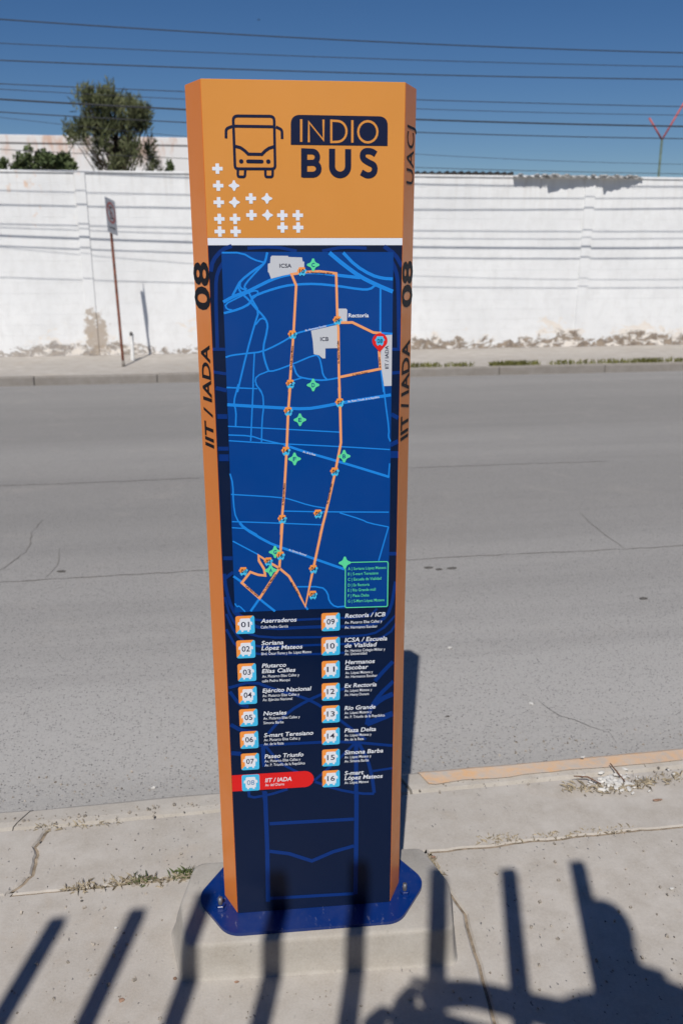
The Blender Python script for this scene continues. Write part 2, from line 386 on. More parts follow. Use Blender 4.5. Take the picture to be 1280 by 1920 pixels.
slab([(-30, JY), *jL, *c2, (-30, -.3)])
slab([*jR, (40, JY), (40, -.3), *c2[::-1]], z=-.003)
def kerbstone(x0, x1, mat, y0=KI, y1=KY, z=.0, cut0=0., cut1=0.):
    bm = bmesh.new(); prof = [(y0+.004, z-.02), (y0+.014, z-.002), (y0+.04, z+.001), (y1-.03, z-.001), (y1-.008, z-.012), (y1+.01, RZ-.06), (y0+.004, RZ-.06)]
    n = max(2, int((min(x1, 6)-max(x0, -5))/.12)) if x1-x0 > .3 else 2
    xs = [x0+(x1-x0)*k/n for k in range(n+1)]
    rings = []
    for k, x in enumerate(xs):
        sk = cut0 if k == 0 else (cut1 if k == n else 0)
        rings.append([bm.verts.new((x+sk*(y-y0)/(y1-y0), y+.006*noise.noise(Vector((x*3, y*9, 0))), zz+.005*noise.noise(Vector((x*5, y*7, 2))))) for y, zz in prof])
    m = len(prof)
    for a, b in zip(rings, rings[1:]):
        for i in range(m): bm.faces.new((a[i], a[(i+1) % m], b[(i+1) % m], b[i]))
    bm.faces.new(rings[0][::-1]); bm.faces.new(rings[-1])
    return bobj('kerb_stone', bm, mat, kerb)
kerb = tag(obj('near_kerb', [(-30,KI+.005,-.04),(40,KI+.005,-.04),(40,KY-.012,-.04),(-30,KY-.012,-.04)], [(0,1,2,3)], M['dirt']), kind='structure')
kerbstone(-30, -4, M['kerb']); kerbstone(-3.99, -.79, M['kerb'], cut1=.06); kerbstone(-.787, .69, M['kerb'], z=-.003, cut0=.06, cut1=-.04)
pk = kerbstone(.699, 3.6, M['kerb'], z=.003, cut0=-.04); kerbstone(3.62, 40, M['kerb'])
# worn orange paint on the top of the right-hand kerb
V = []; Fc = []
xs = [.735+.06*k for k in range(46)]
for i, x in enumerate(xs):
    f = lambda y: (.006*noise.noise(Vector((x*3, y*9, 0))), .005*noise.noise(Vector((x*5, y*7, 2))))
    row = []
    for y, z in ((KI+.035+.012*noise.noise(Vector((x*7, 0, 4))), .0085), (KY-.03, .0062), (KY-.008, -.0048)):
        d = f(y); row.append((x+(.03 if i == 0 else 0)*(KY-y)/.1, y+d[0], z+d[1]))
    V += row
    if i:
        for k in range(2): Fc.append((3*i-3+k, 3*i+k, 3*i+1+k, 3*i-2+k))
tag(obj('kerb_paint', V, Fc, M['kerbpaint'], kerb))
# far pavement and kerb
far = tag(box('far_sidewalk', -60, 80, FY+.14, WY+.3, -.16, -.002, M['farwalk']), kind='structure')
fk = tag(obj('far_kerb', [(-60,FY+.02,-.13),(80,FY+.02,-.13),(80,FY+.13,-.13),(-60,FY+.13,-.13)], [(0,1,2,3)], M['dirt']), kind='structure')
fx = [-60, -4.9, -2.9, -.9, 1.1, 3.1, 5.1, 7.1, 9.1, 11.1, 80]
random.seed(3)
for a, b in zip(fx, fx[1:]):
    bm = bmesh.new(); bm_box(bm, a+.003, b-.003, FY+random.uniform(-.01, .01), FY+.135, RZ-.05, .004+random.uniform(-.006, .006), .02, 2)
    bobj('kerb_stone', bm, M['farkerb'], fk)
# ------------------------------------------------------------------ boundary wall
wall = empty('boundary_wall', (0, WY, 0))
tag(wall, 'long white painted concrete block wall with peeling paint along its foot', 'wall')
def wbox(name, x0, x1, y0, y1, z0, z1, mat, bevel=0., seg=1): return box(name, x0, x1, y0-WY, y1-WY, z0, z1, mat, wall, bevel, seg)
wbox('wall_core', -40, 60, WY-.0015, WY+.2, -.1, WH-.012, M['mortar'])
CH = WH/17
bmu = bmesh.new(); bm_box(bmu, .001, .399, 0, .03, .001, CH-.001, .002)
bmesh.ops.recalc_face_normals(bmu, faces=bmu.faces)
bme = bpy.data.meshes.new('concrete_block'); bmu.to_mesh(bme); bmu.free(); bme.materials.append(M['wall'])
cnt = 0; rest = bmesh.new()
for r in range(16, -1, -1):
    zc = r*CH; x = -14+(.2 if r % 2 else 0)
    while x < 22:
        vis = -3.9 < x+.2 < 10.3
        jy = random.uniform(-.0015, .0015)
        if vis and cnt < 300:
            o = bpy.data.objects.new('concrete_block', bme); COL.objects.link(o); o.parent = wall; o.location = (x, jy-.004, zc); cnt += 1
        else:
            bm_box(rest, x+.001, x+.399, jy-.004, jy+.026, zc+.001, zc+CH-.001)
        x += .4
ro = bobj('block_courses', rest, M['wall'], wall); tag(ro, kind='stuff')
for a, b in ((-2.38, -2.18), (7.76, 7.98), (-12.5, -12.3), (17.9, 18.1)):
    wbox('pilaster', a, b, WY-.032, WY+.1, 0, WH-.002, M['wall'], .006)
for k in range(-14, 24, 2):
    wbox('coping_stone', k+.004, k+1.996, WY-.028, WY+.23, WH-.01+random.uniform(-.003, .003), WH+.035, M['wall'], .008)

# ------------------------------------------------------------------ plinth
SX, SY, PHI, SW, Z0, Z1 = .2328, 2.0818, -.0496, .4555, .1249, 2.36
CA, CB = .0395, .079
H = SW/2
pl = empty('concrete_plinth', (SX, SY, 0), PHI)
tag(pl, 'low tan concrete plinth cast on the pavement under the blue base plate', 'plinth')
bm = bmesh.new()
top = roundpoly([(-.375,-.098),(.395,-.112),(.428,.08),(.372,.246),(-.365,.246),(-.402,.08)], [.03,.03,.12,.04,.04,.12], 6)
bot = roundpoly([(-.388,-.112),(.405,-.128),(.442,.08),(.384,.262),(-.385,.266),(-.432,.08)], [.03,.03,.12,.04,.04,.12], 6)
ht = Z0-.0105
rings = []
for t in (-.02, .05, .12, .5, .88, .96, 1.0):
    sh = {-.02: -.3, .05: -.02, .12: .15, .5: .5, .88: .9, .96: 1.03, 1.0: 1.35}[t]
    rings.append([bm.verts.new((b[0]+(a[0]-b[0])*sh+(.02 if t < 0 else .007)*noise.noise(Vector((a[0]*9, a[1]*9, t*3))), b[1]+(a[1]-b[1])*sh+(.02 if t < 0 else .007)*noise.noise(Vector((a[0]*9, a[1]*9, 9+t*3))), -.004+(ht+.004)*t)) for a, b in zip(top, bot)])
m = len(top)
for a, b in zip(rings, rings[1:]):
    for i in range(m): bm.faces.new((a[i], a[(i+1) % m], b[(i+1) % m], b[i]))
bm.faces.new(rings[-1]); bm.faces.new(rings[0][::-1])
bobj('block', bm, M['plinth'], pl, True)

# ------------------------------------------------------------------ totem
TM = empty('information_totem', (SX, SY, Z0), PHI)
tag(TM, 'tall orange and navy bus stop totem with route map and stop list', 'sign')
HT = Z1-Z0
TMW = Matrix.Translation((SX, SY, Z0)) @ Matrix.Rotation(PHI, 4, 'Z'); TMI = TMW.inverted()
def front(px, py):
    o = TMI @ CAM; d = TMI.to_3x3() @ ray(px, py); q = o+d*((0-o.y)/d.y); return (q.x, q.z)
def chamfer(side, px, py):           # -> (t across 0..1 from the front edge outwards, z)
    o = TMI @ CAM; d = TMI.to_3x3() @ ray(px, py); n = Vector((side*CB, -CA, 0)); p0 = Vector((side*H, 0, 0))
    q = o+d*((p0-o).dot(n)/d.dot(n)); return ((q.y)/CB, q.z)
# column: orange front half, navy back half
def hexhalf(name, pts, mat, z1=HT):
    bm = bmesh.new(); a = [bm.verts.new((x, y, .001)) for x, y in pts]; b = [bm.verts.new((x, y, z1)) for x, y in pts]; n = len(pts)
    bm.faces.new(a[::-1]); bm.faces.new(b)
    for i in range(n): bm.faces.new((a[i], a[(i+1) % n], b[(i+1) % n], b[i]))
    bmesh.ops.bevel(bm, geom=[e for e in bm.edges], offset=.0012, segments=2, affect='EDGES')
    return bobj(name, bm, mat, TM)
hexhalf('column', [(-H,.003),(H,.003),(H+CA-.004,CB-.003),(-H-CA+.004,CB-.003)], M['orange_side'], HT-.002)
hexhalf('back_shell', [(-H-CA,CB-.001),(H+CA,CB-.001),(H,2*CB),(-H,2*CB)], M['navyback'], HT-.003)
for s in (-1, 1):                    # folded orange side panels
    L = math.hypot(CA, CB); nx, ny = s*CB/L, -CA/L
    pts = [(s*H, 0), (s*(H+CA), CB), (s*(H+CA)-nx*.003, CB-ny*.003), (s*(H-.003), .003)]
    if s < 0: pts = pts[::-1]
    hexhalf('side_panel', pts, M['orange_side'])
vS0 = front(570, 460)[1]; vS1 = front(570, 446.5)[1]
box('lower_panel', -H+.0006, H-.0006, -.0008, .0025, .001, vS0-.0003, M['navy'], TM, .0005)
box('white_stripe', -H+.0006, H-.0006, -.0009, .0025, vS0, vS1, M['white'], TM, .0004)
box('header_panel', -H+.0006, H-.0006, -.0008, .0025, vS1+.0003, HT, M['orange'], TM, .0005)
hexhalf('top_cap', [(-H+.002,.002),(H-.002,.002),(H+CA-.003,CB),(H-.002,2*CB-.003),(-H+.002,2*CB-.003),(-H-CA+.003,CB)], M['orange_side'], .004).location.z = HT-.0035
# base plate and anchor bolts
bp = roundpoly([(-.255,-.079),(.245,-.079),(.352,.078),(.255,.237),(-.255,.237),(-.352,.078)], [.075,.075,.075,.07,.07,.075], 8)
bpl = prism('base_plate', bp, -.0095, .0006, M['plate'], TM, .002, 2)
for x, y in ((-.278, .028), (.277, .030), (-.225, .192), (.225, .192)):
    b = tube('anchor_bolt', [(x, y, .0), (x, y, .036)], .0065, M['bolt'], TM, 10)
    hx = [(x+.0145*math.cos(math.pi/3*k), y+.0145*math.sin(math.pi/3*k)) for k in range(6)]
    prism('nut', hx, .0025, .0135, M['plate'], b, .001)
    prism('washer', [(x+.021*math.cos(math.pi/8*k), y+.021*math.sin(math.pi/8*k)) for k in range(16)], .0004, .0026, M['plate'], b)
# ---- print on the front
ZM = {'A': (390, 450, 1280/380), 'B': (390, 720, 1280/380), 'C': (400, 980, 1280/370), 'D': (410, 1240, 1280/360), 'E': (320, 130, 1280/480), 'F': (380, 1470, 1280/440)}
def fz(z, x, y):
    a, b, s = ZM[z]; return front(a+x/s, b+y/s)
def upx(z, x, y):                    # metres per zoom pixel (across, up)
    p = fz(z, x, y); q = fz(z, x+4, y); r = fz(z, x, y-4); return ((q[0]-p[0])/4, (r[1]-p[1])/4)
LAY = [0.0]
def lay(level): LAY[0] += 4e-6; return -(.0012+level*.00022+LAY[0] % 1.6e-4)
def area(p): return sum(p[i-1][0]*p[i][1]-p[i][0]*p[i-1][1] for i in range(len(p)))
def flat(name, polys, mat, level, parent=TM):
    V = []; Fc = []
    for p in polys:
        y = lay(level); q = p if area(p) > 0 else p[::-1]
        Fc.append(tuple(range(len(V), len(V)+len(q)))); V += [(a, y, b) for a, b in q]
    return obj(name, V, Fc, mat, parent)
def chaikin(p, n=2, closed=False):
    for _ in range(n):
        o = [] if closed else [p[0]]
        rng = range(len(p)) if closed else range(len(p)-1)
        for i in rng:
            a = p[i]; b = p[(i+1) % len(p)]
            o += [(a[0]*.75+b[0]*.25, a[1]*.75+b[1]*.25), (a[0]*.25+b[0]*.75, a[1]*.25+b[1]*.75)]
        if not closed: o.append(p[-1])
        p = o
    return p
def stroke(pts, w, closed=False, cap=False):
    n = len(pts); P = [Vector(p) for p in pts]; Lf = []; Rg = []
    for i in range(n):
        a = P[i-1] if (closed or i) else None; b = P[(i+1) % n] if (closed or i < n-1) else None
        d1 = (P[i]-a).normalized() if a is not None else None; d2 = (b-P[i]).normalized() if b is not None else None
        if d1 is None: d1 = d2
        if d2 is None: d2 = d1
        n1 = Vector((-d1.y, d1.x)); n2 = Vector((-d2.y, d2.x)); mm = (n1+n2)
        if mm.length < 1e-6: mm = n1.copy()
        mm.normalize(); k = min(1.6, 1/max(.2, mm.dot(n1)))
        Lf.append(P[i]+mm*w*.5*k); Rg.append(P[i]-mm*w*.5*k)
    quads = []
    rng = range(n if closed else n-1)
    for i in rng:
        j = (i+1) % n; quads.append([tuple(Rg[i]), tuple(Rg[j]), tuple(Lf[j]), tuple(Lf[i])])
    if cap and not closed:
        for p in (P[0], P[-1]): quads.append([(p.x+w*.5*math.cos(2*math.pi*k/10), p.y+w*.5*math.sin(2*math.pi*k/10)) for k in range(10)])
    return quads
def strokes(name, items, mat, level, parent=TM, cap=False, smooth=0):
    V = []; Fc = []
    for z, pts, wd, *cl in items:
        closed = bool(cl and cl[0])
        q = [fz(z, *p) for p in pts]; ux = upx(z, *pts[0]); wm = wd*(abs(ux[0])+abs(ux[1]))/2
        if smooth: q = chaikin(q, smooth, closed)
        y = lay(level)
        for quad in stroke(q, wm, closed, cap):
            qq = quad if area(quad) > 0 else quad[::-1]
            yy = lay(level) if len(qq) > 4 else y
            Fc.append(tuple(range(len(V), len(V)+len(qq)))); V += [(max(-H+.001, min(H-.001, a)), yy, b) for a, b in qq]
    return obj(name, V, Fc, mat, parent)
_tc = bpy.data.curves.new('type', 'FONT'); _to = bpy.data.objects.new('type', _tc); COL.objects.link(_to)
_cache = {}
def glyphs(s, bold=0., shear=0., sp=1.):
    k = (s, bold, shear, sp)
    if k not in _cache:
        _tc.body = s; _tc.offset = bold; _tc.shear = shear; _tc.resolution_u = 3; _tc.space_character = sp; _tc.fill_mode = 'FRONT'
        bpy.context.view_layer.update(); dg = bpy.context.evaluated_depsgraph_get()
        me = bpy.data.meshes.new_from_object(_to.evaluated_get(dg))
        V = [(v.co.x, v.co.y) for v in me.vertices]; Fc = [tuple(p.vertices) for p in me.polygons]; bpy.data.meshes.remove(me)
        _cache[k] = (V, Fc)
    return _cache[k]
def place_text(name, s, mat, O, X, Y, width, cap, parent, bold=.012, shear=0., sp=1., center=False):
    V, Fc = glyphs(s, bold, shear, sp); x0 = min(v[0] for v in V); x1 = max(v[0] for v in V)
    sy = cap/.682; sx = width/(x1-x0) if width else sy
    off = -width/2 if center and width else (-(x1-x0)*sx/2 if center else 0)
    O = Vector(O); X = Vector(X); Y = Vector(Y); N = X.cross(Y)
    W = [O+X*((a-x0)*sx+off)+Y*(b*sy) for a, b in V]
    me = obj(name, W, Fc, mat, parent)
    if len(me.data.polygons) and me.data.polygons[0].normal.dot(N) < 0: me.data.flip_normals()
    return me
def text(s, z, x0, y0, x1, cap, mat=None, level=4, parent=TM, bold=.012, shear=0., y1=None, capm=None, center=False, sp=1.):
    a = fz(z, x0, y0); b = fz(z, x1, y0 if y1 is None else y1); ux = upx(z, x0, y0)
    d = Vector((b[0]-a[0], 0, b[1]-a[1])) if y1 is not None else Vector((b[0]-a[0], 0, 0))
    wdt = d.length; d.normalize(); up = Vector((-d.z, 0, d.x))
    return place_text('lettering', s, mat or M['white'], (a[0], lay(level), a[1]), d, up, wdt, capm or cap*ux[1], parent, bold, shear, sp)
# header: plus marks
def around(z, x, y, pts):
    c = fz(z, x, y); ux = upx(z, x, y); return [(c[0]+a*ux[0], c[1]+b*ux[1]) for a, b in pts]
PL = [(-9,26),(9,26),(9,9),(26,9),(26,-9),(9,-9),(9,-26),(-9,-26),(-9,-9),(-26,-9),(-26,9),(-9,9)]
for x, y in ((234,497),(238,582),(241,665),(244,748),(246,811),(322,748),(325,811),(401,646),(404,729),(558,730),(635,730),(559,791),(637,791)):
    flat('plus_mark', [around('E', x, y, PL)], M['white'], 1)
def star(R): return chaikin([(0,R),(R*.16,R),(R*.36,R*.36),(R,R*.16),(R,-R*.16),(R*.36,-R*.36),(R*.16,-R),(-R*.16,-R),(-R*.36,-R*.36),(-R,-R*.16),(-R,R*.16),(-R*.36,R*.36),(-R*.16,R)], 2, True)
for x, y in ((317,582),(319,665),(481,646),(484,729)):
    flat('star_mark', [around('E', x, y, star(27))], M['white'], 1)
# bus pictogram
strokes('bus_pictogram', [
    ('E', roundpoly([(312,233),(517,235),(522,498),(322,497)], [22,22,16,16], 4), 14, True),
    ('E', [(318,284),(516,287)], 14), ('E', roundpoly([(308,285),(277,297),(277,345)], [0,20,0], 4), 14), ('E', roundpoly([(526,288),(556,302),(557,348)], [0,20,0], 4), 14),
    ('E', [(324,385),(350,392),(372,408),(388,424),(456,425),(472,408),(492,394),(516,387)], 15),
    ('E', roundpoly([(336,504),(336,537),(371,538),(373,504)], [0,10,10,0], 4), 13), ('E', roundpoly([(473,504),(474,538),(509,538),(510,505)], [0,10,10,0], 4), 13)], M['ink'], 1)
ck = lambda x, y, r, n=16: around('E', x, y, [(r*math.cos(2*math.pi*k/n), r*math.sin(2*math.pi*k/n)) for k in range(n)])
flat('headlamp', [ck(353,460,11)], M['ink'], 1); flat('headlamp', [ck(488,461,11)], M['ink'], 1)
strokes('grille_bar', [('E', [(386,460),(456,461)], 18)], M['ink'], 1, cap=True)
tp = roundpoly([(600,227),(1084,236),(1083,383),(600,377)], [48,48,0,0], 8)
title = flat('title_plate', [[fz('E', *p) for p in tp]], M['ink'], 1)
el = lambda cx, cy, rx, ry, a0, a1, n: [(cx+rx*math.cos(math.radians(a0+(a1-a0)*k/n)), cy-ry*math.sin(math.radians(a0+(a1-a0)*k/n))) for k in range(n+1)]
strokes('letter_i', [('E', [(652,250),(652,363)], 12)], M['orange'], 3, title)
strokes('letter_n', [('E', [(690,365),(690,264),(763,354),(763,252)], 11)], M['orange'], 3, title)
strokes('letter_d', [('E', [(802,257)]+el(832,311,46,52,88,-88,14)+[(802,364)], 11, True)], M['orange'], 3, title)
strokes('letter_i', [('E', [(907,255),(907,367)], 12)], M['orange'], 3, title)
strokes('letter_o', [('E', el(984,313,48,53,0,342,19), 11, True)], M['orange'], 3, title)
strokes('letter_b', [('E', [(667,395),(667,540)], 32), ('E', [(660,410)]+el(707,439,26,28,85,-60,8), 28), ('E', [(660,468)]+el(710,497,30,30,85,-85,8)+[(660,527)], 29)], M['ink'], 1)
strokes('letter_u', [('E', [(806,397)]+el(846,486,40,42,180,360,14)+[(886,399)], 32)], M['ink'], 1)
strokes('letter_s', [('E', chaikin([(1024,424),(1000,408),(962,410),(956,444),(985,465),(1020,480),(1017,520),(985,534),(952,515)], 2), 30)], M['ink'], 1)
# navy field pattern
def pattern(items, mat, level, smooth=0):
    for it in items: strokes('field_line', [it], mat, level, smooth=smooth)
pattern([
    ('A', [(18,200),(30,130),(90,60),(150,38)], 26), ('A', [(60,690),(48,300),(60,200),(110,120)], 22), ('A', [(10,690),(115,690)], 20), ('A', [(15,830),(115,845)], 20),
    ('A', [(1225,170),(1180,90),(1110,40)], 26), ('A', [(1205,690),(1200,280),(1185,190),(1150,120)], 24), ('A', [(1160,690),(1222,690)], 20), ('A', [(1160,840),(1215,835)], 20),
    ('A', [(250,52),(420,42),(560,70)], 20), ('A', [(720,70),(850,44),(1000,52)], 20),
    ('B', [(50,25),(118,40)], 26), ('B', [(60,205),(122,205)], 30), ('B', [(65,408),(130,408)], 26), ('B', [(70,465),(132,465)], 44),
    ('B', [(1155,190),(1200,215)], 26), ('B', [(1150,385),(1200,360)], 28), ('B', [(1148,445),(1200,445)], 44),
    ('C', [(65,230),(125,230)], 26), ('C', [(70,365),(130,320)], 22), ('C', [(72,330),(80,420),(120,560),(190,640),(330,690),(700,672),(980,672),(1090,640),(1150,560),(1180,380)], 22),
    ('C', [(1135,200),(1190,200)], 24), ('C', [(75,480),(110,610),(190,710),(330,745),(640,742),(960,735),(1080,705),(1180,600)], 16), ('C', [(85,590),(140,720),(230,790),(330,805),(700,790),(1000,780),(1140,720),(1185,650)], 16),
    ('C', [(140,560),(170,600),(260,632),(480,632),(700,622),(960,612),(1030,590),(1060,556)], 16), ('C', [(85,690),(150,810),(260,850),(400,852),(650,852),(850,842)], 16)], M['pattern'], 1, smooth=1)
pattern([
    ('D', [(75,200),(140,290),(200,300)], 22), ('D', [(68,175),(230,130),(380,190),(560,235),(690,300),(860,430),(980,520)], 20), ('D', [(330,480),(380,420),(470,330),(600,255),(700,212),(840,180)], 20),
    ('D', [(80,420),(150,460),(260,470)], 26), ('D', [(85,610),(150,615)], 30), ('D', [(268,560),(520,545),(830,530),(1155,560)], 20), ('D', [(296,555),(298,640),(305,700)], 26),
    ('D', [(310,560),(400,670),(520,735),(640,790)], 18), ('D', [(905,545),(800,650),(640,790)], 18), ('D', [(925,530),(990,650),(1020,760),(1035,875)], 22), ('D', [(1035,880),(940,880),(780,850),(640,800)], 18),
    ('D', [(915,540),(915,924)], 26), ('D', [(985,420),(1010,310),(1070,220),(1165,130)], 26), ('D', [(985,415),(1160,345)], 40), ('D', [(1010,310),(1080,250),(1160,215)], 34), ('D', [(1040,130),(1100,60),(1160,0)], 26), ('D', [(1025,730),(1155,710)], 16),
    ('D', [(200,860),(205,910),(330,890),(460,850)], 18), ('D', [(303,862),(310,930)], 26)], M['pattern'], 1, smooth=1)
pattern([
    ('F', [(340,40),(352,340),(357,640)], 22), ('F', [(838,40),(836,340),(832,600)], 22), ('F', [(365,215),(824,190)], 20), ('F', [(365,365),(470,378),(595,418),(710,368),(824,336)], 20), ('F', [(368,622),(824,596)], 18)], M['pattern'], 1)
# map
mp = [(85,74),(1169,74)]
mpoly = [fz('A', 85, 74), fz('A', 1169, 76), fz('B', 1153, 300), fz('C', 1140, 140), fz('C', 1128, 548), fz('C', 620, 560), fz('C', 205, 578), fz('C', 140, 582), fz('C', 120, 30), fz('B', 130, 300)]
mpn = flat('map_panel', [mpoly], M['mapblue'], 2)
roads = [
 ('A', [(88,80),(215,80),(290,125),(355,142)], 11), ('A', [(374,78),(362,135),(345,158),(290,190),(205,258),(182,300),(155,352)], 15), ('A', [(352,152),(300,205),(240,272),(228,300),(245,312)], 12), ('A', [(205,262),(200,300),(240,318)], 11),
 ('A', [(97,392),(160,356),(250,325),(300,300),(400,250),(470,226),(530,215),(600,206),(700,206),(810,222),(960,238)], 20), ('A', [(100,462),(200,436),(268,400),(285,356),(370,322),(480,290),(560,280),(680,276),(820,290),(960,312),(1020,312),(1055,285)], 15),
 ('A', [(152,442),(118,436),(108,405),(180,368),(270,325),(312,318),(318,340),(275,358)], 10), ('A', [(188,290),(205,330),(260,380),(300,430),(350,480),(374,520),(376,560),(345,690),(358,760),(382,828)], 13), ('A', [(258,330),(280,380),(322,450),(295,530),(245,710),(186,960)], 12), ('A', [(368,505),(335,490),(300,535)], 10),
 ('A', [(112,740),(150,727),(245,716),(340,706),(430,665),(510,620),(545,592),(620,572),(820,525)], 11), ('A', [(382,828),(420,826),(530,785),(670,725),(700,732),(715,790),(725,855),(752,882)], 10), ('A', [(293,715),(286,860),(284,955)], 9), ('A', [(385,826),(305,858),(297,900),(335,960)], 9),
 ('A', [(538,790),(562,858),(605,872),(700,886),(760,882),(830,868)], 11), ('A', [(530,888),(600,868)], 9), ('A', [(118,932),(300,938)], 8), ('A', [(765,80),(860,160),(960,232),(1060,282),(1165,326)], 26), ('A', [(852,80),(930,162),(1030,222),(1100,242),(1165,246)], 20),
 ('A', [(1087,300),(1086,590)], 12), ('A', [(1084,586),(1162,592)], 13), ('A', [(1090,815),(1107,960)], 10),
 ('B', [(118,20),(312,29)], 8), ('B', [(192,0),(160,120),(178,165),(175,265)], 10), ('B', [(286,0),(270,360)], 9), ('B', [(300,0),(345,55),(352,140),(341,230),(338,365)], 9), ('B', [(122,130),(450,150),(620,157),(720,142),(830,120),(1153,68)], 20), ('B', [(127,266),(400,280),(830,303)], 8),
 ('B', [(130,321),(270,326),(340,350),(480,381)], 9), ('B', [(132,357),(330,370),(500,378),(830,394),(1147,413)], 8), ('B', [(480,383),(600,424),(830,490),(1143,586)], 16), ('B', [(1107,0),(1116,100),(1142,290),(1136,330),(1150,362)], 9), ('B', [(1145,500),(1138,588)], 8),
 ('B', [(139,565),(158,630),(160,750),(176,850),(232,906),(310,950)], 9), ('B', [(146,696),(470,715),(535,732),(640,766),(740,783)], 8), ('B', [(480,801),(700,806),(1140,808)], 8), ('B', [(830,812),(970,855),(1010,876),(1136,901)], 8), ('B', [(152,868),(300,872),(715,888)], 8), ('B', [(152,906),(228,911)], 8),
 ('C', [(172,0),(200,35),(350,125),(440,160),(560,200),(850,301)], 17), ('C', [(126,118),(292,206)], 9), ('C', [(131,346),(190,387),(295,490),(400,573)], 15), ('C', [(242,573),(300,490)], 15), ('C', [(1134,25),(1070,246)], 8), ('C', [(543,414),(700,413),(740,450),(750,510),(790,546),(852,540)], 10), ('C', [(140,522),(155,546),(167,536),(207,576)], 8), ('C', [(595,538),(612,563)], 12)]
for it in roads: strokes('map_road', [it], M['road'], 3, mpn, smooth=1)
flat('campus_block', [[fz('A', *p) for p in ((395,108),(403,99),(505,100),(508,107),(593,110),(597,135),(607,137),(607,180),(600,200),(470,225),(398,244),(384,206),(378,202),(378,150),(392,146))]], M['campus'], 4, mpn)
flat('campus_block', [[fz('A', *p) for p in ((822,433),(870,433),(878,441),(876,518),(822,518))]], M['campus'], 4, mpn)
flat('campus_block', [[fz('A', *p) for p in ((650,572),(815,535),(818,682),(740,684),(740,747),(722,747),(700,727),(667,720),(661,640))]], M['campus'], 4, mpn)
flat('campus_block', [[fz('A', *p) for p in ((1102,600),(1160,598),(1157,920),(1110,922),(1086,770),(1090,700))]], M['campus'], 4, mpn)
RW = 16
ROUTES = [('A', [(600,205),(527,216),(556,287),(540,580),(525,780),(513,960)], RW), ('A', [(600,203),(700,198),(808,211),(816,500),(822,560),(826,860),(830,960)], RW), ('A', [(822,522),(910,520),(1042,584),(1092,588)], RW), ('A', [(1078,700),(1086,813),(830,865)], RW),
  ('B', [(518,20),(506,170),(496,420),(481,680),(466,850),(461,950)], RW), ('B', [(827,20),(833,150),(838,370),(801,560),(746,800),(708,950)], RW),
  ('C', [(447,0),(437,160),(428,292),(300,488),(185,388),(240,318),(290,336),(336,341),(330,300),(296,245),(293,210),(350,248),(426,292),(490,345),(545,440),(596,540),(640,330),(711,0)], RW)]
for it in ROUTES: strokes('route_line', [it], M['route'], 5, mpn)
# bus silhouette, clipped halves
def clip(poly, a, b, c):             # keep a*x+b*y >= c
    o = []
    for i in range(len(poly)):
        p = poly[i-1]; q = poly[i]; fp = a*p[0]+b*p[1]-c; fq = a*q[0]+b*q[1]-c
        if fp*fq < 0:
            t = fp/(fp-fq); o.append((p[0]+(q[0]-p[0])*t, p[1]+(q[1]-p[1])*t))
        if fq >= 0: o.append(q)
    return o
BUS = [(-.30,.44),(-.36,.38),(-.38,.22),(-.50,.18),(-.52,.0),(-.44,-.04),(-.40,.06),(-.38,-.34),(-.28,-.38),(-.28,-.48),(-.14,-.48),(-.14,-.38),(.14,-.38),(.14,-.48),(.28,-.48),(.28,-.38),(.38,-.34),(.40,.06),(.44,-.04),(.52,.0),(.50,.18),(.38,.22),(.36,.38),(.30,.44)]
def marker(z, x, y, num):
    c = fz(z, x, y); u = upx(z, x, y); s = 56*u[0]; sv = 60*u[1]
    P = [(c[0]+a*s, c[1]+b*sv) for a, b in BUS]
    o = flat('stop_marker', [P], M['badge'], 6)
    half = clip(BUS, .62, -1, -.02); flat('marker_half', [[(c[0]+a*s, c[1]+b*sv) for a, b in half]], M['sky'], 7, o)
    place_text('lettering', num, M['ink'], (c[0], lay(8), c[1]-11*u[1]), (1,0,0), (0,0,1), 31*u[0], 24*u[1], o, .02, center=True)
for z, x, y, t in (('A',592,198,'10'),('A',816,508,'09'),('A',533,597,'11'),('A',520,908,'12'),('B',507,172,'13'),('B',831,117,'07'),('B',492,422,'14'),('B',799,552,'06'),('B',694,818,'05'),('B',469,852,'15'),('C',195,313,'01'),('C',357,250,'02'),('C',436,212,'16'),('C',648,299,'04'),('C',645,466,'03')):
    marker(z, x, y, t)
for z, x, y, t in (('A',663,157,'C'),('A',663,915,'D'),('B',580,225,'E'),('B',858,455,'B'),('B',546,472,'F'),('C',400,188,'G'),('C',372,307,'A'),('C',851,258,'')):
    o = flat('landmark_star', [around(z, x, y, star(40))], M['green'], 6 if t else 8)
    u = upx(z, x, y); c = fz(z, x, y)
    if t: place_text('lettering', t, M['mapblue'], (c[0], lay(8), c[1]-12*u[1]), (1,0,0), (0,0,1), 20*u[0], 24*u[1], o, .015, center=True)
# location pin
c = fz('A', 1083, 636); u = upx('A', 1083, 636)
pin = [(c[0]+48*u[0]*math.cos(math.radians(a)), c[1]+48*u[1]*math.sin(math.radians(a))) for a in range(-35, 216, 10)]+[(c[0], c[1]-72*u[1])]
pn = flat('location_pin', [pin], M['red'], 6)
flat('pin_bus', [[(c[0]+a*58*u[0], c[1]+b*64*u[1]) for a, b in BUS]], M['sky'], 7, pn)
place_text('lettering', '08', M['ink'], (c[0], lay(8), c[1]-14*u[1]), (1,0,0), (0,0,1), 34*u[0], 26*u[1], pn, .008, center=True)
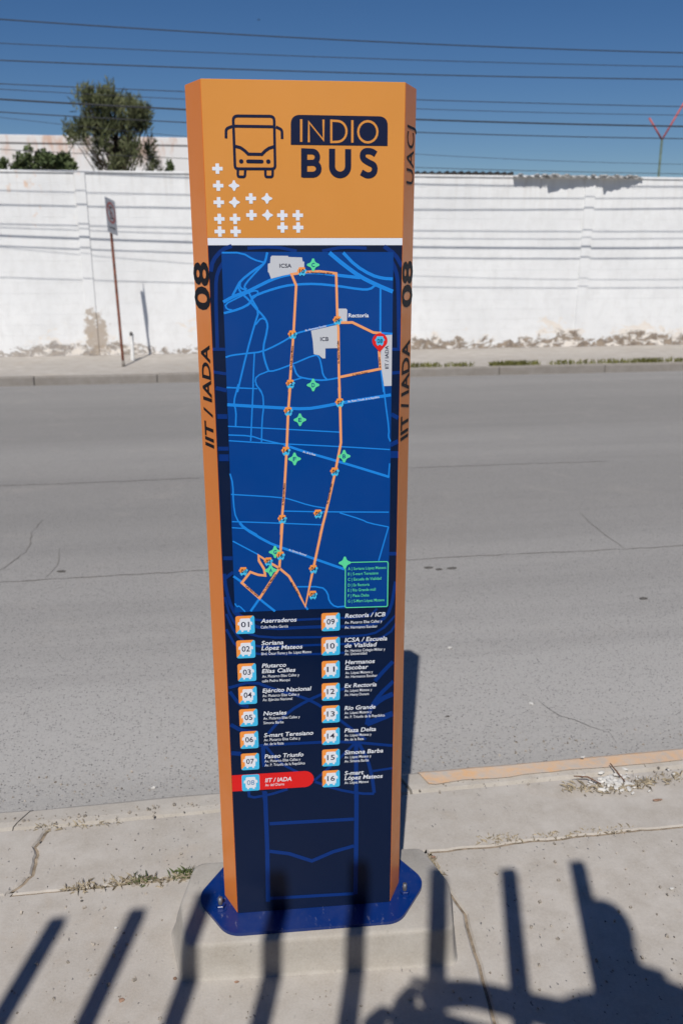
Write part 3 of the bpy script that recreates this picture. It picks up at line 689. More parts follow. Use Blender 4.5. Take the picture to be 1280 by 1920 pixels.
# map lettering
text('ICSA', 'A', 451, 174, 527, 24, M['ink'], 6, mpn, .012); text('ICB', 'A', 708, 637, 760, 24, M['ink'], 6, mpn, .012); text('Rectoría', 'A', 885, 488, 1013, 24, M['white'], 6, mpn, .02)
text('IIT / IADA', 'A', 1138, 812, 1138, 22, M['ink'], 6, mpn, .012, y1=666)
for s, z, a, b, cc, d, m_ in (('Av. Hermanos Escobar','A',613,577,748,546,'white'),('Av. Paseo Triunfo de la República','B',882,116,1080,86,'white'),('Av. de la Raza','B',597,431,677,452,'white'),('Av. Ejército Nacional','C',487,178,600,214,'white'),
   ('Av. Heroico Colegio Militar','A',622,208,785,216,'ink'),('Av. Adolfo López Mateos','A',528,820,537,668,'ink'),('Av. Plutarco Elías Calles','A',829,780,824,635,'ink'),('C. Henry Dunant','A',912,856,1008,838,'ink'),('Av. del Charro','A',1090,806,1083,738,'ink'),
   ('Av. Adolfo López Mateos','B',478,765,487,625,'ink'),('Av. Plutarco Elías Calles','B',757,757,784,628,'ink'),('Blvd. Óscar Flores','C',500,388,550,470,'ink'),('Av. López Mateos','C',325,458,408,334,'ink'),('Calle Pedro García','C',207,410,288,480,'ink')):
    text(s, z, a, b, cc, 11 if m_ == 'ink' else 12, M[m_], 7, mpn, .012, y1=d)
lg = strokes('legend_frame', [('C', roundpoly([(855,256),(1131,250),(1127,541),(853,549)], 12, 4), 6, True)], M['green'], 6)
legt = ['A | Soriana López Mateos','B | S-mart Teresiano','C | Escuela de Vialidad','D | Ex Rectoría','E | Río Grande mall','F | Plaza Delta','G | S-Mart López Mateos']
for s, y, x1 in zip(legt, (306,340,375,412,445,481,516), (1117,1068,1087,1010,1050,1008,1107)):
    text(s, 'C', 871, y, x1, 18, M['green'], 6, lg, .006)
# stop list
def badge(z, x0, y0, x1, y1, num, special=False):
    cx, cy = (x0+x1)/2, (y0+y1)/2; c = fz(z, cx, cy); u = upx(z, cx, cy); hw = (x1-x0)/2*u[0]; hh = (y1-y0)/2*u[1]
    R = roundpoly([(-hw,-hh),(hw,-hh),(hw,hh),(-hw,hh)], hw*.26, 4)
    ab = lambda P: [(c[0]+a, c[1]+b) for a, b in P]
    o = flat('stop_badge', [ab(R)], M['sky' if special else 'badge'], 5)
    if not special: flat('badge_half', [ab(clip(R, hh*1.0, -hw*.95, -hw*hh*.12))], M['sky'], 6, o)
    flat('bus_icon', [[(c[0]+a*hw*1.5, c[1]+b*hh*1.62) for a, b in BUS]], M['white'], 7, o)
    place_text('lettering', num, M['dim' if special else 'ink'], (c[0], lay(8), c[1]-hh*.25), (1,0,0), (0,0,1), hw*.86, hh*.58, o, .012, center=True)
for a in (('C',145,602,268,718,'01'),('C',150,760,272,876,'02'),('D',127,12,250,130,'03'),('D',133,165,255,282,'04'),('D',138,315,260,430,'05'),('D',143,463,265,578,'06'),('D',150,610,270,720,'07'),
          ('C',700,583,820,700,'09'),('C',700,740,820,857,'10'),('D',686,-6,806,110,'11'),('D',686,142,806,258,'12'),('D',686,292,806,406,'13'),('D',687,440,806,552,'14'),('D',688,583,806,695,'15'),('D',690,724,806,834,'16')):
    badge(*a)
bn = [fz('D', 93, 757), fz('D', 93, 865)]
va, vb = fz('D', 93, 757)[1], fz('D', 93, 865)[1]; ur = fz('D', 633, 790)[0]; rr = (va-vb)/2
ban = flat('red_banner', [[(-H+.0012, vb), (ur-rr, vb)]+[(ur-rr+rr*math.cos(math.radians(t)), (va+vb)/2+rr*math.sin(math.radians(t))) for t in range(-80, 81, 10)]+[(ur-rr, va), (-H+.0012, va)]], M['red'], 4)
badge('D', 155, 752, 273, 860, '08', True)
TB = dict(bold=.017, shear=.17); TS = dict(bold=.008)
for z, s, x, y, x1 in (('C','Aserraderos',308,648,540),('C','Soriana',312,792,455),('C','López Mateos',312,825,578),('D','Plutarco',288,40,450),('D','Elías Calles',288,76,512),('D','Ejército Nacional',292,206,618),('D','Nogales',298,358,453),('D','S-mart Teresiano',302,503,630),('D','Paseo Triunfo',306,644,565),('D','IIT / IADA',310,803,486),
    ('C','Rectoría / ICB',852,615,1113),('C','ICSA / Escuela',850,772,1125),('C','de Vialidad',850,808,1058),('C','Hermanos',853,916,1045),('C','Escobar',853,951,1003),('D','Ex Rectoría',837,173,1050),('D','Río Grande',837,322,1043),('D','Plaza Delta',837,471,1046),('D','Simona Barba',837,618,1094),('D','S-mart',837,756,965),('D','López Mateos',837,788,1091)):
    text(s, z, x, y, x1, 26, M['white'], 6, ban if s.startswith('IIT') else TM, **TB)
for z, s, x, y, x1 in (('C','Calle Pedro García',308,684,485),('C','Blvd. Óscar Flores y Av. López Mateos',312,857,636),('D','Av. Plutarco Elías Calles y',290,107,537),('D','calle Pedro Meoqui',290,137,475),('D','Av. Plutarco Elías Calles y',292,236,538),('D','Av. Ejército Nacional',294,263,490),
    ('D','Av. Plutarco Elías Calles y',298,387,541),('D','Simona Barba',299,416,433),('D','Av. Plutarco Elías Calles y',302,530,544),('D','Av. de la Raza',302,557,433),('D','Av. Plutarco Elías Calles y',306,671,545),('D','Av. P. Triunfo de la República',307,698,575),('D','Av. del Charro',310,830,437),
    ('C','Av. Plutarco Elías Calles y',850,654,1092),('C','Av. Hermanos Escobar',850,686,1062),('C','Av. Heroico Colegio Militar y',850,837,1112),('C','Av. Universidad',850,858,994),('D','Av. López Mateos y',842,83,1025),('D','Av. Hermanos Escobar',842,109,1055),('D','Av. López Mateos y',837,202,1020),('D','Av. Henry Dunant',837,229,1000),
    ('D','Av. López Mateos y',837,350,1017),('D','Av. P. Triunfo de la República',837,378,1105),('D','Av. López Mateos y',837,500,1016),('D','Av. de la Raza',837,527,965),('D','Av. López Mateos y',837,645,1014),('D','Av. Simona Barba',837,672,998),('D','Av. López Mateos',837,815,996)):
    text(s, z, x, y, x1, 17, M['white'], 6, ban if 'Charro' in s else TM, **TS)
# print on the orange side panels, reading upwards
def sidetext(side, s, pb, pt, tb, tt, bold, mat, sp=1.):
    z0_ = chamfer(side, *pb)[1]; z1_ = chamfer(side, *pt)[1]; L = math.hypot(CA, CB)
    ex = Vector((side*CA/L, CB/L, 0)); nrm = Vector((side*CB/L, -CA/L, 0))
    up = -ex if side > 0 else ex     # letter tops point left as seen
    O = Vector((side*H, 0, 0))+ex*(tb*L)+nrm*.0006+Vector((0, 0, z0_))
    return place_text('lettering', s, mat, O, (0, 0, 1), up, z1_-z0_, abs(tt-tb)*L, TM, bold, 0, sp)
sidetext(-1, '08', (385,582), (380,491), .02, .97, .026, M['inkside']); sidetext(-1, 'IIT / IADA', (390,836), (378,644), .18, .74, .024, M['inkside'])
sidetext(1, '08', (763,576), (766,489), .97, .04, .026, M['inkside']); sidetext(1, 'IIT / IADA', (757,823), (764,637), .87, .16, .024, M['inkside']); sidetext(1, 'UACJ', (770,346), (771,237), .85, .22, .0, M['inkside'], 1.)
bpy.data.objects.remove(_to)

# ------------------------------------------------------------------ no-parking sign and stub post on the far pavement
b0 = gnd(232, 687); t0 = hit(203, 373, 1, 16.45); b0.z = -.002
ns = empty('no_parking_sign', b0); tag(ns, 'leaning no parking sign on a rusty red pole in front of the white wall', 'road sign')
R0 = Vector((0, 0, 0)); R1 = t0-b0
tube('pole', [R0+R1*(k/6) for k in range(7)], .024, M['rust'], ns, 10)
tube('pole_base', [R0, R1*.035], .029, M['farkerb'], ns, 10)
ax = R1.normalized(); pd = Vector((math.sin(math.radians(17.5)), math.cos(math.radians(17.5)), 0)); pd = (pd-ax*pd.dot(ax)).normalized(); pnm = pd.cross(ax)
if pnm.dot(CAM-t0) < 0: pnm = -pnm
PW, PH = .42, .60
cen = R1-ax*(PH/2)+pnm*.03
def plate_pts(poly, off): return [cen+pd*a+ax*b+pnm*off for a, b in poly]
rp = roundpoly([(-PW/2,-PH/2),(PW/2,-PH/2),(PW/2,PH/2),(-PW/2,PH/2)], .03, 4)
A_ = plate_pts(rp, -.002); B_ = plate_pts(rp, .002); n = len(rp)
bm = bmesh.new(); va_ = [bm.verts.new(p) for p in A_]; vb_ = [bm.verts.new(p) for p in B_]
bm.faces.new(va_); bm.faces.new(vb_)
for i in range(n): bm.faces.new((va_[i], va_[(i+1) % n], vb_[(i+1) % n], vb_[i]))
face = bobj('sign_plate', bm, M['greypaint'], ns)
def plate_flat(name, quads, mat, off):
    V = []; Fc = []
    for q in quads:
        Fc.append(tuple(range(len(V), len(V)+len(q)))); V += plate_pts(q, off)
    return obj(name, V, Fc, mat, face)
circ = [(.165*math.cos(2*math.pi*k/32), .06+.165*math.sin(2*math.pi*k/32)) for k in range(32)]
sgn = 1 if pd.cross(ax).dot(pnm) > 0 else -1
plate_flat('prohibition_ring', stroke(circ, .042, True), M['signred'], .004)
plate_flat('letter_e', [[(-.05,-.05),(-.015,-.05),(-.015,.17),(-.05,.17)], [(-.015,.135),(.06,.135),(.06,.17),(-.015,.17)], [(-.015,.043),(.045,.043),(.045,.077),(-.015,.077)], [(-.015,-.05),(.06,-.05),(.06,-.015),(-.015,-.015)]], M['signblack'], .004)
plate_flat('slash_bar', stroke([(-.115*sgn,.175),(.115*sgn,-.055)], .032), M['signred'], .0055)
plate_flat('arrow', [[(-.12,-.21),(.06,-.21),(.06,-.19),(-.12,-.19)], [(.06,-.235),(.12,-.20),(.06,-.165)]], M['signblack'], .004)
sb = gnd(249, 676); sb.z = -.002; st = hit(247, 622, 1, sb.y+.06)
sp_ = empty('stub_post', sb); tag(sp_, 'short white stub post with dark broken top beside the rusty sign pole', 'post')
bm = bmesh.new(); d_ = st-sb; bm_tube(bm, [Vector((0,0,0)), d_*.5, d_*.88], [.036,.034,.032], 8); bobj('post', bm, M['whitepole'], sp_)
bm = bmesh.new(); bm_tube(bm, [d_*.86, d_*.95+Vector((-.012,0,0)), d_*1.0+Vector((-.018,0,0))], [.035,.03,.012], 8); bobj('broken_top', bm, M['stone'], sp_)
# ------------------------------------------------------------------ overhead cables and the poles that carry them
wire_px = [((0,36),(640,75),(1280,99),.012,'topmost overhead cable, well above the others'),((0,81),(640,108),(1280,125),.008,'thin overhead cable second from the top'),((0,113),(640,136),(1280,149),.012,'overhead cable third from the top, passing just over the orange sign'),
  ((0,157),(780,187),(1280,200),.009,'overhead cable crossing the upper crown of the pine tree'),((0,167),(780,204),(1280,216),.007,'thin overhead cable close above the thickest cable'),((0,186),(780,224),(1280,237),.018,'thickest black overhead cable crossing the middle of the pine'),
  ((0,210),(780,248),(1280,260),.011,'overhead cable directly below the thickest one'),((0,220),(780,289),(1280,308),.005,'faint thin slack overhead cable, second lowest'),((0,280),(780,314),(1280,326),.007,'lowest overhead cable skimming just above the white wall top')]
WLY = 16.05; XA, XB = -17., 25.
def quad_fit(p):
    (x0, z0), (x1, z1), (x2, z2) = p
    def f(x): return z0*(x-x1)*(x-x2)/((x0-x1)*(x0-x2))+z1*(x-x0)*(x-x2)/((x1-x0)*(x1-x2))+z2*(x-x0)*(x-x1)/((x2-x0)*(x2-x1))
    return f
ends = []
for a, b, c_, r, lab in wire_px:
    P3 = [hit(x, y, 1, WLY) for x, y in (a, b, c_)]; f = quad_fit([(p.x, p.z) for p in P3])
    # measured span in view, carried on to the poles along its end slopes
    xl, xr = P3[0].x-1, P3[2].x+1
    def zz(x):
        if x < xl: return f(xl)+(f(xl+.01)-f(xl))*100*(x-xl)+.004*(x-xl)**2
        if x > xr: return f(xr)+(f(xr)-f(xr-.01))*100*(x-xr)+.004*(x-xr)**2
        return f(x)
    pts = [Vector((XA+(XB-XA)*k/70, WLY, zz(XA+(XB-XA)*k/70))) for k in range(71)]
    ends.append((pts[0].z, pts[-1].z))
    o = tube('overhead_cable', pts, r*.72, M['wire'], None, 6)
    tag(o, lab, 'cable', 'overhead cables along the far pavement')
for i, X in enumerate((XA, XB)):
    pe = empty('utility_pole', (X, WLY+.16, 0)); tag(pe, 'grey concrete utility pole carrying cables beyond the ' + ('pine end' if i == 0 else 'broken roof sheet end') + ' of the wall', 'utility pole')
    tube('pole', [(0,0,-.1),(0,0,4),(0,0,8)], [.14,.12,.10], M['farwalk'], pe, 12)
    for e in ends:
        box('bracket', -.03, .03, -.165, -.05, e[i]-.03, e[i]+.03, M['bolt'], pe)
# ------------------------------------------------------------------ roof sheets on the wall top
def sheet(name, x0, x1, yf0, yf1, zf, depth, rise, mat, amp, per, rag, seed, thick=.012, droop=0.):
    n = max(6, int((x1-x0)/.025)); rows = 7; V = []; Fc = []
    for k in range(n+1):
        x = x0+(x1-x0)*k/n; t = k/n; yf = yf0+(yf1-yf0)*t
        yf += rag*(noise.noise(Vector((x*6, seed, 0)))+.7*noise.noise(Vector((x*19, seed, 4))))
        zc = amp*math.sin(2*math.pi*x/per)+.5*rag*noise.noise(Vector((x*11, seed, 9)))
        for r in range(rows):
            s = r/(rows-1); y = yf+(depth)*s; z = zf+rise*s+zc*(1 if r else 1.1)-droop*(1-s)**4; V += [(x, y, z), (x, y, z-thick)]
    for k in range(n):
        for r in range(rows-1):
            a = (k*rows+r)*2; b = ((k+1)*rows+r)*2
            Fc += [(a, b, b+2, a+2), (a+1, a+3, b+3, b+1)]
        a = k*rows*2; b = (k+1)*rows*2; Fc.append((a, a+1, b+1, b))
        a += (rows-1)*2; b += (rows-1)*2; Fc.append((a, b, b+1, a+1))
    for k in (0, n):
        for r in range(rows-1):
            a = (k*rows+r)*2; Fc.append((a, a+2, a+3, a+1) if k == 0 else (a, a+1, a+3, a+2))
    return obj(name, V, Fc, mat)
zt = WH+.058
o = sheet('roof_sheet', 3.2, 4.9, WY+.02, WY+.02, zt+.022, 1.6, -.02, M['darksheet'], .022, .15, .02, 1, .05); tag(o, 'black corrugated roof sheet on the wall top next to the orange sign', 'roof sheet', 'roof sheets on the wall')
o = sheet('roof_sheet', 4.85, 6.22, WY+.0, WY+.02, zt+.03, 1.6, -.02, M['darksheet'], .022, .15, .02, 2, .05); tag(o, 'black corrugated roof sheet touching the grey broken sheets on the wall top', 'roof sheet', 'roof sheets on the wall')
for i, (x0, x1, a, b, lab) in enumerate(((6.2,6.98,-.15,-.11,'ragged grey roof sheet overhanging the wall, next to the black sheet'),(6.9,7.74,-.23,-.13,'broken grey roof sheet overhanging the wall, second from the black sheet'),(7.7,8.22,-.15,-.12,'short grey roof sheet between two broken ones above the pilaster'),(8.1,8.98,-.24,-.07,'slanting grey roof sheet at the bare end of the wall top'))):
    o = sheet('roof_sheet', x0, x1, WY+a, WY+b, zt+.006+.01*(i % 2), 1.3, -.02, M['greysheet'], .014, .17, .035, 10+i, .022, .05); tag(o, lab, 'roof sheet', 'roof sheets on the wall')
    rnd = random.Random(i)
    for k in range(5):
        x = rnd.uniform(x0+.05, x1-.05); y = WY+a+(b-a)*(x-x0)/(x1-x0)+rnd.uniform(-.02, .05)
        bm = bmesh.new(); bmesh.ops.create_icosphere(bm, subdivisions=1, radius=1)
        for v in bm.verts: v.co = Vector((v.co.x*rnd.uniform(.04, .08), v.co.y*.05, v.co.z*.022))*(1+.3*noise.noise(v.co*2+Vector((k, i, 0))))+Vector((x, y, zt-.012))
        bobj('crumbled_edge', bm, M['greysheet'], o)
# Y-shaped barbed-wire post behind the wall
pb = hit(1236, 330, 1, 19.); pt = hit(1240, 262, 1, 19.); a1 = hit(1216, 221, 1, 19.); a2 = hit(1283, 190, 1, 19.)
yp = empty('barbed_wire_post', (pb.x, 19., -.16)); tag(yp, 'thin green post with two red arms forming a Y behind the wall', 'post')
off = Vector((pb.x, 19., -.16))
tube('post', [Vector((0,0,0)), pt-off], .026, M['fencegreen'], yp, 8); tube('arm', [pt-off, a1-off], .02, M['fencered'], yp, 8); tube('arm', [pt-off, a2-off], .02, M['fencered'], yp, 8)
# white building beyond the wall
BY = 34.; zb = hit(100, 254, 1, BY).z
bd = empty('flat_roofed_building', (-8, BY, -.16)); tag(bd, 'white flat roofed building with rust streaked parapet behind the pine tree', 'building')
box('wall', -14, 8.6, 0, 14, 0, zb-.1, M['bldg'], bd)
box('roof', -13.7, 8.3, .3, 13.7, zb-.098, zb-.05, M['roofgrey'], bd)
for a, b, c_, d in ((-14.05, 8.65, -.05, .3), (-14.05, 8.65, 13.7, 14.05)): box('parapet', a, b, c_, d, zb-.102, zb+.16, M['bldg'], bd, .02)
for a, b in ((-14.05, -13.7), (8.3, 8.65)): box('parapet', a, b, .302, 13.698, zb-.102, zb+.158, M['bldg'], bd, .02)
for k in range(5):
    wn = box('window', -12+k*4.2, -10.4+k*4.2, -.02, .05, 1.2, 2.6, M['mapblue'] if False else M['roofgrey'], bd); box('window_sill', -12.1+k*4.2, -10.3+k*4.2, -.1, .0, 1.1, 1.19, M['bldg'], wn)
# ------------------------------------------------------------------ trees and shrubs
def inside(p, poly):
    c = False; x, y = p
    for i in range(len(poly)):
        (x1, y1), (x2, y2) = poly[i-1], poly[i]
        if (y1 > y) != (y2 > y) and x < (x2-x1)*(y-y1)/(y2-y1)+x1: c = not c
    return c
def tree(name, label, cat, outline, Y, base_px, nclump, tuft, mat, depth, spread, leaf, upbias, seed, shrink=.92, group=None, dense=None):
    rnd = random.Random(seed); bx = hit(base_px[0], base_px[1], 1, Y); base = Vector((bx.x, Y, -.16))
    root = empty(name, base); tag(root, label, cat, group)
    cx_ = sum(p[0] for p in outline)/len(outline); by_ = max(p[1] for p in outline); outline = [(cx_+(p[0]-cx_)*shrink, by_+(p[1]-by_)*shrink) for p in outline]
    xs = [p[0] for p in outline]; ys = [p[1] for p in outline]; cl = []
    while len(cl) < nclump:
        p = (rnd.uniform(min(xs), max(xs)), rnd.uniform(min(ys), max(ys)))
        if inside(p, outline):
            if dense and rnd.random() > dense(*p): continue
            q = hit(p[0], p[1], 1, Y+rnd.uniform(-depth, depth)); cl.append(q-base)
    topz = max(c.z for c in cl)
    bm = bmesh.new(); r0 = .035*topz**.9*.55
    tp = [Vector((0,0,0)), Vector((.05*topz*rnd.uniform(-.5,.5), .1, topz*.35)), Vector((.03*topz, 0, topz*.65)), Vector((.02*topz, 0, topz*.93))]
    bm_tube(bm, tp, [r0*1.2, r0, r0*.6, r0*.15], 8)
    for c in cl:
        if rnd.random() < .75:
            zs = max(.15*topz, c.z-rnd.uniform(.12, .3)*topz); k = min(2.99, zs/topz*3.1); i = int(k); s = tp[min(i, 2)].lerp(tp[min(i, 2)+1], min(1, k-i))
            mid = s.lerp(c, .55)-Vector((0, 0, .04*topz)); bm_tube(bm, [s, mid, c], [r0*.28, r0*.16, r0*.06], 4, False)
    bobj('trunk', bm, M['bark'], root, True)
    V = []; Fc = []
    for c in cl:
        sz = spread*rnd.uniform(.7, 1.35); ax_ = Vector((rnd.gauss(0, .35), rnd.gauss(0, .35), upbias+.2)).normalized()
        for k in range(tuft):
            d = Vector((rnd.gauss(0, 1), rnd.gauss(0, 1), rnd.gauss(0, 1))); d = d.normalized()*rnd.random()**.45
            p = c+Vector((d.x*sz*.72, d.y*sz*.72, d.z*sz*(1+.5*upbias)))
            dr = (d*.6+ax_+Vector((rnd.gauss(0, .4), rnd.gauss(0, .4), rnd.gauss(0, .4)))).normalized(); sd = dr.orthogonal(); sd.rotate(Matrix.Rotation(rnd.uniform(0, 6.28), 3, dr)); sd.normalize()
            L = leaf[0]*rnd.uniform(.6, 1.4); W_ = leaf[1]*rnd.uniform(.7, 1.3); j = len(V)
            V += [p-sd*W_*.4, p+sd*W_*.4, p+dr*L*.55+sd*W_, p+dr*L, p+dr*L*.55-sd*W_]
            Fc.append((j, j+1, j+2, j+3, j+4))
    obj('crown', V, Fc, mat, root)
    return root
pine_out = [(136,182),(140,164),(152,153),(165,160),(180,170),(190,155),(202,150),(212,162),(215,172),(232,178),(245,168),(256,182),(270,184),(286,196),(284,222),(280,240),(272,255),(292,262),(310,256),(312,285),(305,322),(255,326),(225,326),(190,318),(160,290),(135,276),(120,262),(116,236),(128,238),(148,225),(150,205)]
tree('pine_tree', 'dark green pine tree with a bare lower crown rising behind the wall', 'tree', pine_out, 25., (215,330), 125, 75, M['pine'], .8, .16, (.15, .014), .9, 15, dense=lambda x, y: 1. if y < 250 else .38)
tree('shrub', 'rounded green shrub at the far end of the wall beyond its pilaster', 'shrub', [(24,300),(30,285),(45,278),(62,276),(75,284),(84,292),(95,284),(108,290),(112,310),(110,326),(22,326)], 22.5, (65,330), 34, 80, M['bush'], .5, .14, (.07, .028), .1, 6, group='shrubs behind the wall')
tree('shrub', 'sparse green shrub between the rounded shrub and the pine', 'shrub', [(112,300),(120,290),(132,300),(146,314),(150,327),(114,327)], 22.5, (132,330), 16, 110, M['bush'], .3, .11, (.07, .026), .3, 7, group='shrubs behind the wall')
tree('shrub', 'tiny dark green shrub tip right beside the orange sign', 'shrub', [(312,312),(318,304),(325,308),(328,327),(310,327)], 22.5, (319,330), 6, 90, M['bush'], .2, .09, (.06, .024), .2, 8, group='shrubs behind the wall')
tree('shrub', 'tiny sprig of shrub cut off at the outer end of the wall', 'shrub', [(-16,315),(4,302),(14,306),(18,327),(-16,327)], 22.5, (0,330), 9, 90, M['bush'], .2, .10, (.06, .024), .2, 9, group='shrubs behind the wall')
# ------------------------------------------------------------------ grass, weeds, litter
def blades(name, spots, mat, hgt, wid, seed, label, cat, kind=None, lean=.6):
    rnd = random.Random(seed); V = []; Fc = []
    for x, y, z in spots:
        a = rnd.uniform(0, 6.28); hh = hgt*rnd.uniform(.4, 1.3); ln = lean*rnd.random(); d = Vector((math.cos(a), math.sin(a), 0)); s = Vector((-d.y, d.x, 0))*wid*rnd.uniform(.6, 1.3)
        p = Vector((x, y, z)); m_ = p+d*hh*ln*.5+Vector((0, 0, hh*.6)); t = p+d*hh*ln*1.2+Vector((0, 0, hh*(1-.4*ln))); j = len(V)
        V += [p-s, p+s, m_+s*.7, t, m_-s*.7]; Fc.append((j, j+1, j+2, j+3, j+4))
    o = obj(name, V, Fc, mat); tag(o, label, cat, None, kind); return o
rnd = random.Random(11); sp1 = []
for a, b, dn in ((3.3,4.72,.8),(4.95,5.95,1.6),(6.1,7.2,.6),(7.2,11.5,.95),(-.2,1.0,.0)):
    for k in range(int((b-a)*520*dn)):
        x = rnd.uniform(a, b); ed = min(1, (x-a)*4, (b-x)*4)
        if noise.noise(Vector((x*2.3, 1, 0)))+.55 > rnd.random()*.9 and rnd.random() < ed+.2: sp1.append((x, FY+.15+abs(rnd.gauss(0, .07))+rnd.uniform(0, .05), -.003))
blades('verge_grass', sp1, M['grassfar'], .09, .008, 2, 'thin yellowish green grass growing behind the far kerb', 'grass', 'stuff')
def along(pts, n, jit, seed, z=-.006):
    rnd = random.Random(seed); P = [gnd(*p) for p in pts]; o = []
    for k in range(n):
        i = rnd.randrange(len(P)-1); q = P[i].lerp(P[i+1], rnd.random()); o.append((q.x+rnd.gauss(0, jit), q.y+rnd.gauss(0, jit), z))
    return o
blades('dry_grass', along([(130,1667),(230,1655),(290,1652),(368,1640)], 260, .010, 3), M['dry'], .022, .0016, 4, 'dry straw coloured grass litter in the pavement joint', 'grass', 'stuff', 1.6)
blades('weed_tuft', along([(250,1652),(280,1649)], 55, .010, 5), M['weed'], .020, .0019, 5, 'small green weed tuft in the joint farther from the blue plate', 'weed', None, 1.3)['group'] = 'weeds in the pavement joint'
blades('weed_tuft', along([(325,1644),(365,1637)], 75, .010, 6), M['weed'], .022, .0019, 6, 'small green weed tuft in the joint closest to the blue plate', 'weed', None, 1.3)['group'] = 'weeds in the pavement joint'
blades('dry_grass', along([(1060,1478),(1160,1480),(1220,1464),(1300,1452)], 260, .018, 7, -.002), M['dry'], .018, .0018, 7, 'dry straw litter along the painted kerb around the plaster rubble', 'grass', 'stuff', 1.8)
blades('dry_grass', along([(60,1552),(130,1548),(220,1541)], 80, .012, 8, -.002), M['dry'], .012, .0014, 8, 'thin dry straw along the unpainted kerb near its crack', 'grass', 'stuff', 1.8)
blades('dry_grass', along([(905,1573),(960,1570),(1080,1562),(1180,1554)], 220, .012, 9, -.006), M['dry'], .012, .0016, 9, 'pale dry straw in the joint below the painted kerb', 'grass', 'stuff', 1.8)
blades('dry_grass', along([(806,1606),(815,1612),(832,1655)], 60, .008, 12, -.006), M['dry'], .014, .0016, 12, 'brown dry grass in the crack beside the plinth', 'grass', 'stuff', 1.6)
def lump(bm, c, sx, sy, sz, seed, rz):
    r = bmesh.ops.create_icosphere(bm, subdivisions=1, radius=1); R_ = Matrix.Rotation(rz, 3, 'Z')
    for v in r['verts']:
        k = 1+.45*noise.noise(v.co*1.7+Vector((seed*3.1, seed, 0))); v.co = R_ @ Vector((v.co.x*sx*k, v.co.y*sy*k, v.co.z*sz*k))+c
rnd = random.Random(21); bm = bmesh.new()
cp = gnd(1150, 1468)
for k in range(85):
    u_, v_ = rnd.gauss(0, 1), rnd.gauss(0, 1); x = cp.x+u_*.055+.01*v_; y = cp.y+v_*.026-.012*u_; s = rnd.uniform(.003, .011)*(1.3 if abs(u_) < 1 else .7)
    lump(bm, Vector((x, y, s*.35+.012*max(0, 1-abs(u_)-.3*abs(v_))*rnd.random())), s*1.5, s*.8, s*.45, k, rnd.uniform(0, 3))
tag(bobj('plaster_rubble', bm, M['flake']), 'heap of white plaster flakes against the painted kerb', 'rubble', None, 'stuff')
def litter(name, px, py, sx, sy, sz, mat, label, cat, z=0., rz=0., group=None):
    p = gnd(px, py, z); bm = bmesh.new(); lump(bm, Vector((0, 0, sz*.6)), sx, sy, sz, px*.13, rz); o = bobj(name, bm, mat); o.location = p; tag(o, label, cat, group); return o
litter('plaster_chunk', 1262, 1452, .012, .008, .005, M['flake'], 'larger white plaster chip lying apart beyond the rubble heap', 'chip', 0, .3)
litter('plaster_chunk', 1252, 1445, .007, .005, .005, M['flake'], 'small white plaster chip beside the larger one beyond the rubble', 'chip', 0, 1.)
litter('paper_scrap', 1092, 1420, .012, .007, .004, M['flake'], 'crumpled white scrap on the painted kerb above the rubble heap', 'litter', .018, .4)
litter('paper_scrap', 289, 1478, .012, .008, .006, M['flake'], 'pale paper scrap on the road edge against the unpainted kerb', 'litter', RZ, .6)
litter('paper_scrap', 995, 1320, .010, .016, .005, M['flake'], 'white scrap on the asphalt beside a thin curved crack', 'litter', RZ, .2)
litter('pebble', 838, 1344, .013, .007, .004, M['stone'], 'dark brown pebble on the road beside the shadow of the sign', 'pebble', RZ)
litter('pebble', 803, 1065, .035, .02, .006, M['stone'], 'flat dark stone on the road close to the orange sign edge', 'pebble', RZ, 0, 'dark stones on the road')
litter('pebble', 822, 1068, .03, .02, .006, M['stone'], 'flat dark stone on the road, middle of three in a row', 'pebble', RZ, 0, 'dark stones on the road')
litter('pebble', 846, 1066, .04, .02, .005, M['stone'], 'flat dark stone on the road, outermost of three in a row', 'pebble', RZ, 0, 'dark stones on the road')
litter('pebble', 1205, 1123, .03, .018, .006, M['stone'], 'lone dark stone on the open road below the long seam', 'pebble', RZ)
litter('pebble', 115, 1072, .035, .018, .006, M['stone'], 'dark stone on the road near two thin cracks across from the rusty sign', 'pebble', RZ)
litter('pebble', 843, 1216, .014, .010, .008, M['flake'], 'white pebble on the road beyond the tip of the sign shadow', 'pebble', RZ)
litter('pebble', 328, 1836, .006, .005, .004, M['leaf'], 'tiny pale red pebble at the foot of the plinth beside a bar shadow', 'pebble')
litter('pebble', 218, 1741, .005, .005, .004, M['flake'], 'tiny white pebble between two bar shadows on the pavement', 'pebble')
litter('pebble', 1258, 1667, .007, .006, .004, M['flake'], 'white pebble alone on the pavement beyond the last bar shadow', 'pebble')
litter('pebble', 154, 1690, .005, .004, .003, M['stone'], 'tiny dark pebble below the joint above two bar shadow tips', 'pebble')
litter('dry_leaf', 1232, 1500, .022, .008, .002, M['leaf'], 'reddish brown leaf crumb on the pavement below the plaster rubble', 'leaf')
litter('dry_leaf', 228, 1876, .010, .007, .003, M['leaf'], 'small reddish leaf crumb on the pavement between two bar shadows', 'leaf')
litter('dry_leaf', 443, 1842, .008, .004, .003, M['leaf'], 'small brown leaf at the front foot of the plinth', 'leaf')
litter('dry_leaf', 812, 1608, .009, .006, .004, M['leaf'], 'orange brown leaf crumb at the top of the crack beside the plinth', 'leaf')
